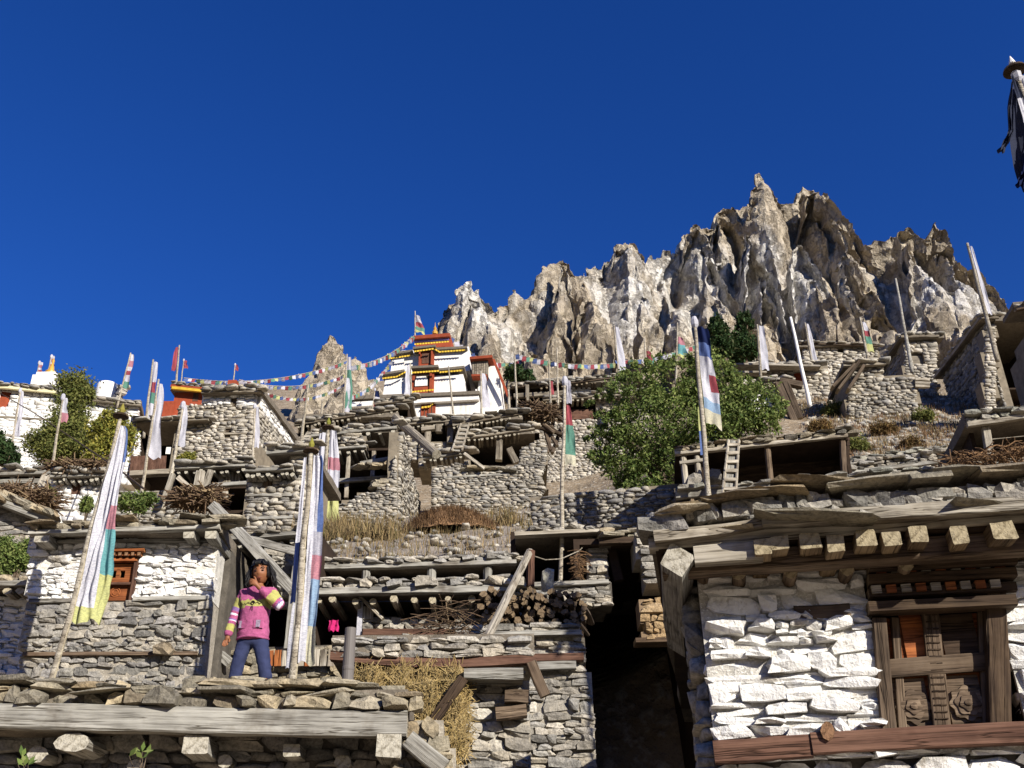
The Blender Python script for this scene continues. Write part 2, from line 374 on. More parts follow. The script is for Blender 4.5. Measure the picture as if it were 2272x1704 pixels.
class House:
    """a thing whose facade is the local plane y=0; outwards is -y; pixels of the photograph are cast on planes parallel to it"""
    def __init__(s, name, label, cat, px, py, D, yaw=0.0, group=None, base=None):
        p = at(px, py, D); s.o = p.copy()
        if base is not None: s.o.z = base
        s.yaw = math.radians(yaw)
        s.e = tag(empty(name, s.o, s.yaw), label, cat, group)
        s.inv = Matrix.Translation(-s.o) ; s.R = Matrix.Rotation(-s.yaw, 3, 'Z')
        s.rg = random.Random(sum(map(ord, name)) * 31 + int(px * 7 + py))
    def loc(s, w): return s.R @ (Vector(w) - s.o)
    def p(s, px, py, off=0.0):
        """point of local plane y=-off seen at the pixel"""
        c = s.R @ (CAM - s.o); d = s.R @ ray(px, py); t = (-off - c.y) / d.y
        return c + d * t
    def xz(s, pts, off=0.0): return [(q.x, q.z) for q in (s.p(a, b, off) for a, b in pts)]
    def rect(s, l, r, t, b, off=0.0):
        my, mx = (t + b) / 2, (l + r) / 2
        return (s.p(l, my, off).x, s.p(r, my, off).x, s.p(mx, b, off).z, s.p(mx, t, off).z)
    def m_per_px(s, px, py, off=0.0): return (s.p(px + 1, py, off) - s.p(px, py, off)).length
    # ---- pieces
    def wall(s, poly, off=0.0, holes=(), ch=.1, wr=(.12, .34), mat=None, core=None, thick=.35, single=0, parent=None, raw=False, name='stone', proud=.03, tilt=.05, cell=.12, depth=.16, wname='wall', cy=0.0):
        pl = poly if raw else s.xz(poly, off); hs = list(holes) if raw else [s.rect(*h, off) for h in holes]
        wl = backing(wname, pl, hs, -off + cy, -off + .0 + thick, core, s.e, cell)
        put_stones(name, lay(pl, hs, ch, wr, s.rg, depth, -off + .03, proud, tilt), mat, wl, single)
        return wl
    def beam(s, name, a, b, off, w, h, mat, parent=None, **kw):
        o0, o1 = off if isinstance(off, tuple) else (off, off)
        return beam(name, parent or s.e, s.p(*a, o0), s.p(*b, o1), w, h, mat, **kw)
    def box(s, name, l, r, t, b, off, depth, mat, parent=None):
        x0, x1, z0, z1 = s.rect(l, r, t, b, off); m = MB(); m.box(x0, x1, -off, -off + depth, z0, z1)
        return m.build(name, mat, parent or s.e)
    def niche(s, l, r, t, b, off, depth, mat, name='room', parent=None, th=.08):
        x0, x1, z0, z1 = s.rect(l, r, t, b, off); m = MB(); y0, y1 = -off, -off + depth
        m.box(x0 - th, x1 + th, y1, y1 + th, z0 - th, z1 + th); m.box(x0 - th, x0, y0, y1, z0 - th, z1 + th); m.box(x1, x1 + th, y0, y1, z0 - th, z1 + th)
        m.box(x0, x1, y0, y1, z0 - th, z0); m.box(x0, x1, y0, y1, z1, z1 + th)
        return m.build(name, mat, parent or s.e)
    def roof(s, a, b, off, back, mat_b, fh=.16, rows=((.12, .1, .3),), smat=None, mud=None, joists=0, jw=.09, jmat=None, jdrop=.1, over=None, single=60, lin='fascia_beam', jend=None, fdepth=.14, sagg=0.0, joist_xs=None, round_j=8, jlen=.9):
        """flat roof: fascia timber along its front edge (its lower edge on the pixel line), rubble on top, joist ends below"""
        p0, p1 = s.p(*a, off), s.p(*b, off); z0, z1 = p0.z, p1.z; zm = (z0 + z1) / 2
        rows_h = sum(r[0] for r in rows)
        rf = slab('roof', s.e, p0.x, p1.x, -off + .1, back, zm + fh * .25, zm + fh + rows_h * .75, mud, .02)
        beam(lin, rf, p0 + Vector((0, fdepth / 2, fh / 2)), p1 + Vector((0, fdepth / 2, fh / 2)), fdepth, fh, mat_b, rough=.08, bend=-sagg)
        z = fh; lst = []
        for h, w0, w1 in rows:
            x = p0.x
            while x < p1.x:
                w = s.rg.uniform(w0, w1); t = (x + w / 2 - p0.x) / (p1.x - p0.x); hh = h * s.rg.uniform(.6, 1.15)
                lst.append(((x + w / 2, -off + .12 + s.rg.uniform(-.1, .06), lerp(z0, z1, t) + z + hh / 2 - .01 + s.rg.uniform(0, .12) * h), (w * s.rg.uniform(.85, 1.08), max(.2, w * s.rg.uniform(.7, 1.1)), hh), (s.rg.uniform(-.1, .1), s.rg.gauss(0, .06), s.rg.uniform(-.3, .3))))
                x += w * s.rg.uniform(.9, 1.1)
            z += h * .85
        put_stones('roof_stone', lst, smat, rf, single, 'roof_stone_infill')
        xs = joist_xs if joist_xs is not None else [lerp(p0.x, p1.x, (i + .5 + s.rg.uniform(-.25, .25)) / joists) for i in range(joists)]
        for x in xs:
            t = (x - p0.x) / (p1.x - p0.x); zz = lerp(z0, z1, t) - jw * .5 - s.rg.uniform(0, .03); k = s.rg.uniform(.8, 1.15)
            beam('joist', rf, (x, -off + jdrop + s.rg.uniform(-.06, .05), zz), (x + s.rg.uniform(-.03, .03), -off + jdrop + jlen, zz), jw * k, jw * k, jmat or mat_b, n=round_j, seg=2)
        return rf
# ------------------------------------------------------------------ materials
M = {}
M['grey_stone'] = stone_mat('grey_stone', ['#6c6a66', '#8a8780', '#a19c93', '#757370', '#b0a99c', '#847e74', '#969390', '#5f5d5a'])
M['tan_stone'] = stone_mat('tan_stone', ['#7d7870', '#a09a8f', '#b7b0a4', '#8e8980', '#aea595', '#77736d', '#a19e98', '#66635e', '#c2bcb0'])
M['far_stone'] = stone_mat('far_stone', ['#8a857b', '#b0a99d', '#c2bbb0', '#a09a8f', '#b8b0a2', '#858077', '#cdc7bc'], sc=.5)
M['roof_stone'] = stone_mat('roof_stone', ['#6c675d', '#8b8474', '#9d9482', '#7d7768', '#aa9c82', '#66625a', '#8f7f66'])
M['slate'] = stone_mat('slate', ['#77776f', '#8e8d83', '#a5a294', '#83807a', '#9a968c', '#6d6c66'])
M['white_stone'] = stone_mat('white_stone', ['#9b948a', '#b5ada0', '#8d8375', '#a89d8c'], wamt=.56, wcol='#efece5')
M['white_wall'] = stone_mat('white_wall', ['#8d867b', '#a79f91', '#b5ad9e', '#837a6e'], wamt=.55, wcol='#efece6')
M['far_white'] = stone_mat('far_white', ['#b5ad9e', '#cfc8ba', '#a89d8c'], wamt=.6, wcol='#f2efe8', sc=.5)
M['mud'] = plain('mud', '#71685b', .35, 5, .8, speck='#877d6e')
M['mortar'] = plain('mortar', '#5f5950', .4, 8, .8)
M['white_mortar'] = plain('white_mortar', '#cfc9bc', .4, 9, 1.0, speck='#ece8df')
M['pale_mortar'] = plain('pale_mortar', '#a39a8a', .35, 8, .9, speck='#b9b1a2')
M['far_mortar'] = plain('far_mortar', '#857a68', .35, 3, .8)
M['earth'] = plain('earth', '#8a7c68', .4, .8, .8, speck='#a39682', dist=.15)
M['scree'] = plain('scree', '#8f7e66', .4, .5, 1.0, speck='#b0a591', dist=.3)
M['wood_grey'] = wood_mat('wood_grey', '#99958b', '#c2beb2', '#57524a', '#b8b1a0')
M['wood_pale'] = wood_mat('wood_pale', '#a89e8c', '#cfc6b4', '#5f554a', '#b5a98f')
M['wood_brown'] = wood_mat('wood_brown', '#6b5a49', '#8f7c66', '#32281f', '#b3a283')
M['wood_dark'] = wood_mat('wood_dark', '#4a3b2e', '#65533f', '#241b14', '#7d6c55')
M['wood_red'] = wood_mat('wood_red', '#64483a', '#80604e', '#362219', '#8c6a4e')
M['wood_orange'] = wood_mat('wood_orange', '#9a5a34', '#b9723f', '#5e3319', '#b57a4c', bump=.35)
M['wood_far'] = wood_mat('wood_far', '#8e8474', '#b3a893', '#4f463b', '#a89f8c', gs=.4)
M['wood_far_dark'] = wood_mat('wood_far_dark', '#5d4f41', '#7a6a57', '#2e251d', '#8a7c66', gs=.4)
M['shade_brown'] = plain('shade_brown', '#3a2e24', .4, 4, .5)  # dark brown that puts recess and soffit shade into the colour
def lime(name, c, dirt, amt):
    k = NT(name); p = k.pos(); st = k.noise(k.n('VectorMath', {0: p, 1: (2.2, 2.2, .35)}, operation='MULTIPLY'), 1.0, 5, .65); pt = k.noise(p, .9, 5, .7)
    cc = k.mix(map_range(k, st, .5, .75, 0, amt), hexc(c), hexc(dirt)); cc = k.mix(map_range(k, pt, .56, .7, 0, amt), cc, hexc(dirt)); k.color(cc); k.bump(k.math('ADD', st, pt), .5, .08); return k.m
M['plaster'] = lime('plaster', '#efebe3', '#b3a894', .45)
M['plaster_worn'] = lime('plaster_worn', '#ece7dd', '#a59883', .7)
M['red_plaster'] = plain('red_plaster', '#9c4a30', .25, 1.0, .6, dist=.1)
M['red_wood'] = plain('red_wood', '#94472e', .3, 2.0, .4, dist=.05)
M['yellow_cloth'] = plain('yellow_cloth', '#d0ab3a', .35, 4, .4)
M['purple_band'] = plain('purple_band', '#7a6a9a', .4, 6, .2)
M['gold'] = plain('gold', '#c9993a', .2, 5, .1, rough=.4, spec=.6)
M['twigs'] = wood_mat('twigs', '#6b5744', '#8d745a', '#3a2d22', '#a08a68', gs=.6)
M['firewood'] = wood_mat('firewood', '#564a3f', '#77695a', '#2d251e', '#7d6a52')
M['hay'] = stone_mat('hay', ['#83704a', '#9a8456', '#6e5b3a', '#a8946a', '#7c6a3a'], bump=.2)
M['dry_grass'] = stone_mat('dry_grass', ['#77664a', '#8f7b58', '#665538', '#9a8765', '#6b5f3f', '#5f5a38'], bump=.1)
M['red_brush'] = stone_mat('red_brush', ['#755b42', '#65503b', '#87694c', '#5b4837'], bump=.1)
def leaf_mat(name, cols):
    k = NT(name); r = k.rnd(); n = len(cols)
    c = k.ramp(r, [(i / (n - 1), hexc(x)) for i, x in enumerate(cols)]).outputs[0]
    c = k.mix(.6, c, k.ramp(k.noise(k.pos(), 1.3, 3, .6), [(.35, (.55, .6, .55)), (.65, (1.25, 1.2, 1.05))]), 'MULTIPLY')
    k.color(c); k.b.inputs['Roughness'].default_value = .8
    tr = k.n('BsdfTranslucent', {'Color': c}); mx = k.n('MixShader', {0: .25})
    k.t.links.new(k.b.outputs[0], mx.inputs[1]); k.t.links.new(tr.outputs[0], mx.inputs[2]); k.t.links.new(mx.outputs[0], k.t.nodes['Material Output'].inputs[0])
    return k.m
M['leaf'] = leaf_mat('leaf', ['#4f6331', '#677a3e', '#7f8d4c', '#596c37', '#92985c', '#6f7c46'])
M['leaf_dark'] = leaf_mat('leaf_dark', ['#2c3f22', '#39502b', '#48603a', '#3a4a2a', '#5a5a3a'])
M['leaf_yellow'] = leaf_mat('leaf_yellow', ['#84853a', '#9c9644', '#70793a', '#aea050', '#5f6c34'])
M['leaf_olive'] = leaf_mat('leaf_olive', ['#6a7038', '#7d7f45', '#565f30', '#8d8a50', '#4d5a2c'])
M['bark'] = wood_mat('bark', '#6b5d4d', '#85765f', '#3a3026')
for nm, c in (('cloth_white', '#e8e6ea'), ('cloth_cream', '#e6dfbf'), ('cloth_pink', '#cf9098'), ('cloth_red', '#b85a60'), ('cloth_teal', '#7ab8b8'), ('cloth_green', '#6fa38c'), ('cloth_yellow', '#d8d890'),
              ('cloth_blue', '#6a80b5'), ('cloth_lightblue', '#a5c0d8'), ('cloth_navy', '#1d2a55'), ('cloth_grey', '#c9c6cc'), ('cloth_magenta', '#f03a86'), ('cloth_dark', '#3a3f52'), ('cloth_violet', '#8d86b0')):
    M[nm] = cloth(nm, c)
M['wood_rafter'] = wood_mat('wood_rafter', '#7d6a52', '#a08b6b', '#4a3a2a', '#a99b7d')
# ------------------------------------------------------------------ ground and crags
def _pl(x, t):
    if x <= t[0][0]: return t[0][1]
    for (a, b), (c, d) in zip(t, t[1:]):
        if x <= c: return lerp(b, d, (x - a) / (c - a))
    return t[-1][1]
_T0 = [(-80, -2.2), (0, -1.6), (6, -1.6), (8.6, -1.2), (10.5, .2), (13, 1.6), (16, 2.8), (22, 5.6), (28, 8.2), (36, 11.6), (45, 16.2), (60, 24.5), (72, 31.), (85, 38.), (110, 55), (150, 79), (220, 112), (420, 170), (900, 220)]
_T1 = [(-80, -2.2), (0, -1.6), (7, -1.6), (10, .5), (14, 3.6), (20, 7.0), (24, 9.2), (30, 13.), (36, 17), (45, 22.6), (55, 28), (70, 35), (85, 41), (110, 56), (150, 79), (220, 112), (420, 170), (900, 220)]
def ground_z(x, y):
    s = x / max(y, 4.0); k = min(1, max(0, (s - .04) / .26)); k = k * k * (3 - 2 * k)
    z = lerp(_pl(y, _T0), _pl(y, _T1), k)
    a = min(1.0, max(0, (y - 9) / 20))
    z += (noise.noise(Vector((x * .12, y * .12, 0))) * .7 + noise.noise(Vector((x * .4, y * .4, 3))) * .25) * a
    if y > 100: z += noise.noise(Vector((x * .02, y * .02, 7))) * 8 * min(1, (y - 100) / 100)
    if s < -.28 and y > 60: z -= (y - 60) * .16 * min(1, (-.28 - s) / .15)
    if 4 < y < 16 and .2 < x < 2.4: z = lerp(z, -1.6, min(1, (x - .2) / .3, (2.4 - x) / .3, (y - 4) / 2, (16 - y) / 1.5))  # alley floor sunk out of view so only the dark box shows
    return z + 1.6
def build_ground():
    ys = [-60, -30, -12, -4, 0, 3]; y = 4.0
    while y < 900: ys.append(y); y += max(.45, y * .028)
    xs = []; n = 150
    V = []; Fc = []
    for y in ys:
        half = 40 + max(0, y) * 1.1
        for i in range(n + 1):
            x = lerp(-half, half, i / n); V.append((x, y, ground_z(x, y)))
    for j in range(len(ys) - 1):
        for i in range(n):
            a = j * (n + 1) + i; Fc.append((a, a + 1, a + n + 2, a + n + 1))
    o = mesh_obj('ground', V, Fc, M['scree'], smooth=True); o['kind'] = 'structure'; o['label'] = 'dry stony hillside the village stands on'
    return o
build_ground()

def rock_mat():
    k = NT('crag'); p = k.pos()
    vs = k.n('VectorMath', {0: p, 1: (1, 1, .38)}, operation='MULTIPLY')
    big = k.noise(vs, .06, 5, .6, .4); mid = k.noise(vs, .25, 6, .65, .5); fine = k.noise(p, 1.1, 6, .7)
    tan = k.ramp(mid, [(.26, hexc('#958876')), (.45, hexc('#b3a58f')), (.6, hexc('#c6b9a2')), (.78, hexc('#b59c76'))]).outputs[0]
    z = k.n('SeparateXYZ', {0: p}).outputs[2]
    hgt = map_range(k, k.math('ABSOLUTE', k.math('SUBTRACT', z, 92)), 0, 36, .1, -.2)
    wf = k.math('ADD', k.math('ADD', big, k.math('MULTIPLY', mid, .35)), hgt).outputs[0]
    f = map_range(k, wf, .66, .82)
    wc = k.mix(.6, hexc('#dedad2'), k.ramp(fine, [(.3, (.6, .6, .62)), (.6, (1.06, 1.05, 1.02))]), 'MULTIPLY')
    c = k.mix(f, tan, wc)
    c = k.mix(.5, c, k.ramp(fine, [(.3, (.6, .58, .55)), (.6, (1.12, 1.1, 1.06))]), 'MULTIPLY')
    cr = k.n('TexVoronoi', {'Vector': k.n('VectorMath', {0: vs, 1: k.n('VectorMath', {0: k.n('CombineXYZ', {0: mid, 1: fine, 2: mid}), 1: (7, 7, 7)}, operation='MULTIPLY')}, operation='ADD'), 'Scale': .34}, feature='DISTANCE_TO_EDGE').outputs[0]
    c = k.mix(.8, c, k.ramp(cr, [(0, (.55, .52, .49)), (.04, (.9, .89, .88)), (.09, (1, 1, 1))]), 'MULTIPLY')
    k.color(c)
    k.bump(k.math('ADD', k.math('ADD', k.math('MULTIPLY', fine, .8), mid), k.math('MULTIPLY', map_range(k, cr, 0, .12), .35)), .85, 1.1)
    return k.m
M['crag'] = rock_mat()
def crag(name, label, spires, voxel, zbase, seed, amp=1.0, kids=5, gully=0.0):
    """spires: (px,py,D, top half-width px, half-width px at 100 px below, depth ratio); united, remeshed and weathered"""
    V = []; Fc = []; rg = random.Random(seed)
    def cone(top, r0, k1, k2, hb, dr, n, lx, ly):
        """angular buttress: half-width r0 at the top, widening by k1 then k2 per metre of descent"""
        o = len(V); hgt = top.z - zbase; rings = 12; ph = rg.uniform(0, 6); fac = [rg.uniform(.72, 1.28) for _ in range(n)]
        for i in range(rings + 1):
            h = (i / rings) ** 1.6 * hgt; r = r0 + k1 * min(h, hb) + k2 * max(0, h - hb)
            for j in range(n):
                a = 2 * math.pi * (j + .3 * math.sin(j * 2.1 + ph)) / n + ph; w = fac[j] * (1 + rg.uniform(-.07, .07))
                V.append((top.x + math.cos(a) * r * w + lx * min(h, 25), top.y + math.sin(a) * r * w * dr + ly * min(h, 25), top.z - h))
        for i in range(rings):
            for j in range(n): Fc.append((o + i * n + j, o + (i + 1) * n + j, o + (i + 1) * n + (j + 1) % n, o + i * n + (j + 1) % n))
        Fc.append(tuple(o + j for j in range(n))); Fc.append(tuple(o + rings * n + j for j in range(n))[::-1])
    for px, py, D, r0, r1, dr in spires:
        top = at(px, py, D); s = (at(px + 1, py, D) - top).length; vz = (at(px, py - 1, D) - top).z
        hb = 100 * vz; k1 = (r1 - r0) * s / hb
        cone(top, r0 * s, k1, k1 * .4, hb, dr, rg.choice((5, 6, 7)), rg.uniform(-.06, .06), rg.uniform(-.05, .1))
        for q in range(kids):
            dz = rg.uniform(1.5, 22) if q else rg.uniform(.6, 3); rr = r0 * s + k1 * min(dz, hb); a = rg.uniform(math.pi * .95, math.pi * 2.05)
            t2 = Vector((top.x + math.cos(a) * rr * rg.uniform(.8, 1.05), top.y + math.sin(a) * rr * dr * rg.uniform(.85, 1.1), top.z - dz))
            cone(t2, rg.uniform(.2, 1.1), rg.uniform(.14, .36), rg.uniform(.1, .2), rg.uniform(3, 9), rg.uniform(.8, 1.5), rg.choice((4, 5, 6)), rg.uniform(-.08, .08), rg.uniform(-.12, .06))
    o = mesh_obj(name + '_tmp', V, Fc, M['crag'])
    md = o.modifiers.new('r', 'REMESH'); md.mode = 'VOXEL'; md.voxel_size = voxel
    dg = bpy.context.evaluated_depsgraph_get(); me = bpy.data.meshes.new_from_object(o.evaluated_get(dg)); bpy.data.objects.remove(o)
    n = len(me.vertices); co = np.empty(n * 3); me.vertices.foreach_get('co', co); co = co.reshape(-1, 3)
    nr = np.empty(n * 3); me.vertices.foreach_get('normal', nr); nr = nr.reshape(-1, 3)
    out = co.copy()
    for i in range(n):
        x, y, z = co[i]
        a = noise.noise(Vector((x * .1 + seed, y * .1, z * .05)))
        d2, _ = noise.voronoi(Vector((x * .3, y * .3 + seed, z * .24)))
        d3, _ = noise.voronoi(Vector((x * .8, y * .8, z * .7)))
        c = 1 - 2 * abs(noise.noise(Vector((x * .5, y * .5, z * .16))))
        e = noise.noise(Vector((x * .22 + 9, y * .22, z * .16)))
        k = a * .9 + (.4 - d2[0]) * 1.0 - .5 * math.exp(-(d2[1] - d2[0]) * 9) + (.4 - d3[0]) * .3 - .1 * math.exp(-(d3[1] - d3[0]) * 9) + c * .3 - max(0, e - .22) * 3.0
        out[i] = co[i] + nr[i] * (k * amp)
        if not gully: continue
        gu = 1 - abs(noise.noise(Vector((x * .055 + z * .028 + seed, y * .02, z * .012)))) * 2; gv = 1 - abs(noise.noise(Vector((x * .13 - z * .03 + 5, y * .04, z * .02)))) * 2
        out[i][1] += gully * max(0, min(1, -nr[i][1] * 1.6)) * (6.0 * max(0, gu - .5) * 2 + 2.4 * max(0, gv - .5) * 2)
    me.vertices.foreach_set('co', out.ravel()); me.polygons.foreach_set('use_smooth', [False] * len(me.polygons)); me.update()
    if not me.materials: me.materials.append(M['crag'])
    ob = link(bpy.data.objects.new(name, me)); ob['kind'] = 'structure'; ob['label'] = label
    return ob
SKY_LINE = [(1000, 700), (1003, 665), (1015, 640), (1036, 622), (1060, 640), (1078, 665), (1095, 690), (1110, 675), (1130, 655), (1142, 637), (1155, 655), (1175, 650), (1188, 668), (1195, 620), (1205, 586), (1215, 605), (1232, 585), (1248, 568), (1262, 580), (1285, 600), (1300, 585), (1320, 582), (1343, 575), (1360, 560), (1372, 540), (1385, 537), (1403, 540), (1415, 555), (1444, 562), (1460, 565), (1470, 546), (1482, 560), (1498, 556), (1508, 575), (1520, 512), (1542, 496), (1570, 500), (1585, 490), (1595, 465), (1606, 458), (1629, 456), (1645, 460), (1660, 445), (1672, 410), (1683, 377), (1695, 395), (1710, 415), (1724, 433), (1745, 445), (1755, 445), (1770, 425), (1780, 406), (1800, 415), (1826, 424), (1840, 445), (1857, 468), (1875, 490), (1888, 510), (1905, 522), (1914, 531), (1939, 526), (1955, 528), (1975, 515), (1995, 513), (2015, 500), (2035, 515), (2060, 520), (2068, 495), (2073, 483), (2085, 505), (2100, 530), (2126, 566), (2157, 585), (2175, 610), (2189, 629), (2205, 660), (2224, 690), (2245, 720)]
_DL = [(1000, 128), (1200, 136), (1400, 146), (1690, 158), (1850, 160), (2070, 153), (2250, 144)]
SP = [(x, y + 3, _pl(x, _DL), 5, 48, 1.15) for x, y in SKY_LINE] + [(1036, 634, 125, 20, 34, 1.3), (1545, 506, 146, 20, 38, 1.3), (1608, 470, 148, 16, 44, 1.3), (1688, 425, 152, 16, 44, 1.3), (1800, 430, 154, 20, 46, 1.3), (1385, 548, 141, 20, 44, 1.3), (1250, 590, 132, 10, 40, 1.3), (2015, 515, 149, 20, 42, 1.3), (2085, 530, 148, 12, 40, 1.3),
      # ribs that stand out of the face
      (1085, 720, 120, 6, 33, 1.6), (1235, 690, 124, 5, 27, 2.2), (1300, 660, 127, 4, 24, 2.4), (1350, 720, 124, 12, 40, 1.6), (1420, 660, 129, 6, 32, 2.2), (1490, 690, 129, 8, 32, 2), (1570, 560, 136, 10, 35, 1.8), (1600, 640, 132, 8, 35, 1.8), (1660, 520, 141, 6, 32, 2), (1690, 610, 134, 6, 28, 2.2), (1775, 540, 142, 8, 33, 2.2), (1800, 620, 134, 10, 38, 2), (1845, 650, 130, 6, 32, 2.2), (1870, 560, 142, 8, 36, 1.8), (1930, 640, 136, 14, 40, 1.6), (2060, 610, 136, 14, 32, 2), (2120, 640, 134, 8, 35, 2), (1180, 780, 116, 10, 36, 1.4), (1520, 760, 122, 10, 40, 1.4), (1700, 720, 126, 8, 35, 1.8), (1960, 740, 126, 14, 40, 1.4)]
crag('rock_crag', 'jagged pale limestone crag of spires above the village', SP, .5, 62, 4.0, .85, 1, 1.0)
crag('rock_pinnacle', 'lone tan rock pinnacle beside the monastery', [(736, 748, 108, 18, 34, 1.1), (722, 768, 107, 14, 30, 1.1), (752, 764, 107, 14, 34, 1), (720, 810, 106, 14, 40, 1.1), (788, 786, 108, 4, 36, 1), (805, 815, 107, 8, 40, 1), (830, 838, 107, 8, 44, 1), (700, 850, 105, 10, 55, 1), (665, 900, 104, 8, 60, 1), (770, 850, 103, 10, 50, 1), (740, 880, 102, 10, 60, 1)], .36, 38, 9.0, .7, 4)

# unseen ridge added behind the viewer to cut low sky fill
def low_sky_screen():
    V = []; Fc = []; n = 90; m = 14
    for j in range(m + 1):
        for i in range(n + 1):
            a = math.radians(lerp(160, 380, i / n)); r = lerp(90, 620, j / m); el = math.radians(15.5 + 1.6 * noise.noise(V3_((math.cos(a) * 3, math.sin(a) * 3, 0)))) * min(1, 3.6 - abs(i / n - .5) * 7.0) if True else 0
            V.append((math.cos(a) * r, math.sin(a) * r, -1.5 + max(0, (j / m) ** 1.3 * 620 * math.tan(max(el, .02)) + noise.noise(V3_((math.cos(a) * r * .02, math.sin(a) * r * .02, 5))) * 9 * (j / m))))
    for j in range(m):
        for i in range(n): a = j * (n + 1) + i; Fc.append((a, a + 1, a + n + 2, a + n + 1))
    o = mesh_obj('sky_screen_ridge', V, Fc, plain('sky_screen_slope', '#3c4030', .4, .05, 0), None, True); o['kind'] = 'structure'; o['label'] = 'unseen wooded valley ridge added to block low sky light'
V3_ = Vector
low_sky_screen()
# ------------------------------------------------------------------ near houses
V3 = Vector
# ---- low house under the child's feet
A = House('stone_house', 'low grey stone house whose flat slab roof carries the child in pink', 'house', 450, 1577, 9.1, 3, 'stone houses of the village', base=-.2)
Aw = A.wall([(-70, 1560), (890, 1570), (905, 1790), (-90, 1790)], 0, ch=.12, wr=(.14, .4), mat=M['grey_stone'], core=M['mortar'], thick=.5, single=60)
Ar = A.roof((-60, 1616), (902, 1630), .55, 4.2, M['wood_grey'], fh=.2, fdepth=.16, rows=((.14, .1, .3), (.05, .16, .45)), smat=M['roof_stone'], mud=M['mud'], single=200, lin='fascia_beam')
for px, py, w, h, of, n in ((161, 1648, .29, .15, .5, 10), (84, 1672, .17, .14, .3, 10), (432, 1652, .2, .15, .5, None), (500, 1688, .13, .11, .2, 9), (648, 1664, .14, .1, .35, None), (864, 1652, .2, .2, .55, None), (300, 1700, .15, .12, .15, 9), (760, 1692, .15, .12, .15, 9)):
    q = A.p(px, py, of); beam('joist', Ar, q, q + V3((0, 1.0, 0)), w, h, M['wood_grey'], n=n, seg=2)
A.wall([(872, 1600), (965, 1598), (1002, 1660), (1010, 1790), (868, 1790)], .32, ch=.1, wr=(.1, .26), mat=M['roof_stone'], core=M['pale_mortar'], thick=.5, single=60, tilt=.2, wname='end_wall')
A.beam('brace', (905, 1640), (985, 1706), .5, .11, .15, M['wood_grey'])
# loose rubble and slabs lying on the roof behind its edge
lst = []
for i in range(170):
    px = RN.uniform(-20, 880); q = A.p(px, 1540, -RN.uniform(-.2, 1.5)); w = RN.uniform(.1, .4)
    lst.append(((q.x, q.y, A.p(px, 1585, .5).z + .24 + RN.uniform(-.02, .06)), (w, w * .8, RN.uniform(.05, .12)), (RN.uniform(-.2, .2), RN.uniform(-.2, .2), RN.uniform(0, 3))))
put_stones('roof_slab', lst, M['roof_stone'], Ar, 170)
for i in range(26):
    px = RN.choice((RN.uniform(0, 220), RN.uniform(420, 860))); q = A.p(px, 1530, RN.uniform(.25, .5)); w = RN.uniform(.25, .45)
    stone_obj('roof_slab', Ar, M['roof_stone'], (q.x, q.y, A.p(px, 1585, .5).z + .255), (w, w * .6, RN.uniform(.035, .06)), (RN.uniform(-.08, .08), RN.uniform(-.07, .07), RN.uniform(-.4, .4)))

# ---- whitewashed house with the carved window
B = House('whitewashed_house', 'whitewashed rubble house with carved wooden window and heavy eaves', 'house', 1560, 1500, 6.6, -10, 'stone houses of the village', base=0)
win = (1942, 2236, 1262, 1640)
Bw = B.wall([(1556, 1262), (2420, 1205), (2440, 1642), (1590, 1694)], 0, holes=[win], ch=.088, wr=(.1, .36), mat=M['white_stone'], core=M['white_mortar'], thick=.45, single=260, cy=-.035, proud=.03, tilt=.07, depth=.22)
B.wall([(1585, 1696), (2440, 1650), (2470, 1900), (1610, 1900)], -.02, ch=.1, wr=(.12, .36), mat=M['white_wall'], core=M['mortar'], thick=.45, single=90, tilt=.06, wname='lower_wall')
x0, x1, z0, z1 = B.rect(1556, 2420, 1262, 1650); m = MB(); m.box(x0 + .02, x0 + .4, .06, 6.3, -.2, z1); m.box(x0, x1 + .5, 6.1, 6.5, -.2, z1)
m.build('side_wall', M['mortar'], B.e)
sl_ = lay([(.1, 0), (6.2, 0), (6.2, z1), (.1, z1)], [], .13, (.16, .46), B.rg)
put_stones('stone', [((x0 + .0 + c[1], c[0], c[2]), (s[1], s[0], s[2]), (r[1], r[0], 0)) for c, s, r in sl_], M['grey_stone'], bpy.data.objects['side_wall'], 60)  # side left grey instead of whitewashed, its shade put into the colour
B.beam('sill_beam', (1584, 1670), (1800, 1658), .08, .1, .135, M['wood_red'], rough=.05)
B.beam('sill_beam', (1800, 1653), (2420, 1618), .09, .1, .125, M['wood_red'], rough=.05)
q = B.p(1836, 1622, .16); beam('peg', B.e, q, q + V3((0, .3, 0)), .085, .11, M['wood_red'], n=8, seg=2)
B.beam('lacing_plank', (1762, 1362), (1886, 1356), .03, .06, .085, M['wood_brown'])
# window
Wd = B.niche(*win, 0, .5, M['shade_brown'], 'window_recess')
pos = lambda px, py, of=0: B.p(px, py, of)
wf = B.beam('window_frame', (1948, 1376), (1972, 1630), .03, .09, .12, M['wood_brown'], up=(0, -1, 0))
B.beam('window_frame', (2206, 1300), (2216, 1622), .03, .12, .12, M['wood_dark'], up=(0, -1, 0))  # right jamb in darker wood, its shadow put into the colour
for k, (yy, hh, dd) in enumerate(((1352, .07, .1), (1322, .06, .06), (1290, .06, .1), (1262, .06, .14))):
    B.beam('lintel', (1925, yy), (2250, yy - 16), dd, .14, hh, M['wood_dark'], rough=.02)
for row, yy in enumerate((1307, 1276)):
    for i in range(9):
        px = 1945 + i * 33 + (row % 2) * 12; q = pos(px, yy - i * 1.6, .15); m = MB(); m.box(q.x - .03, q.x + .03, q.y, q.y + .1, q.z - .025, q.z + .025)
        m.build('dentil', M['wood_orange'] if (i + row) % 2 else M['wood_pale'], B.e)
sh = B.box('shutter', 1972, 2205, 1365, 1632, -.06, .04, M['wood_orange'])
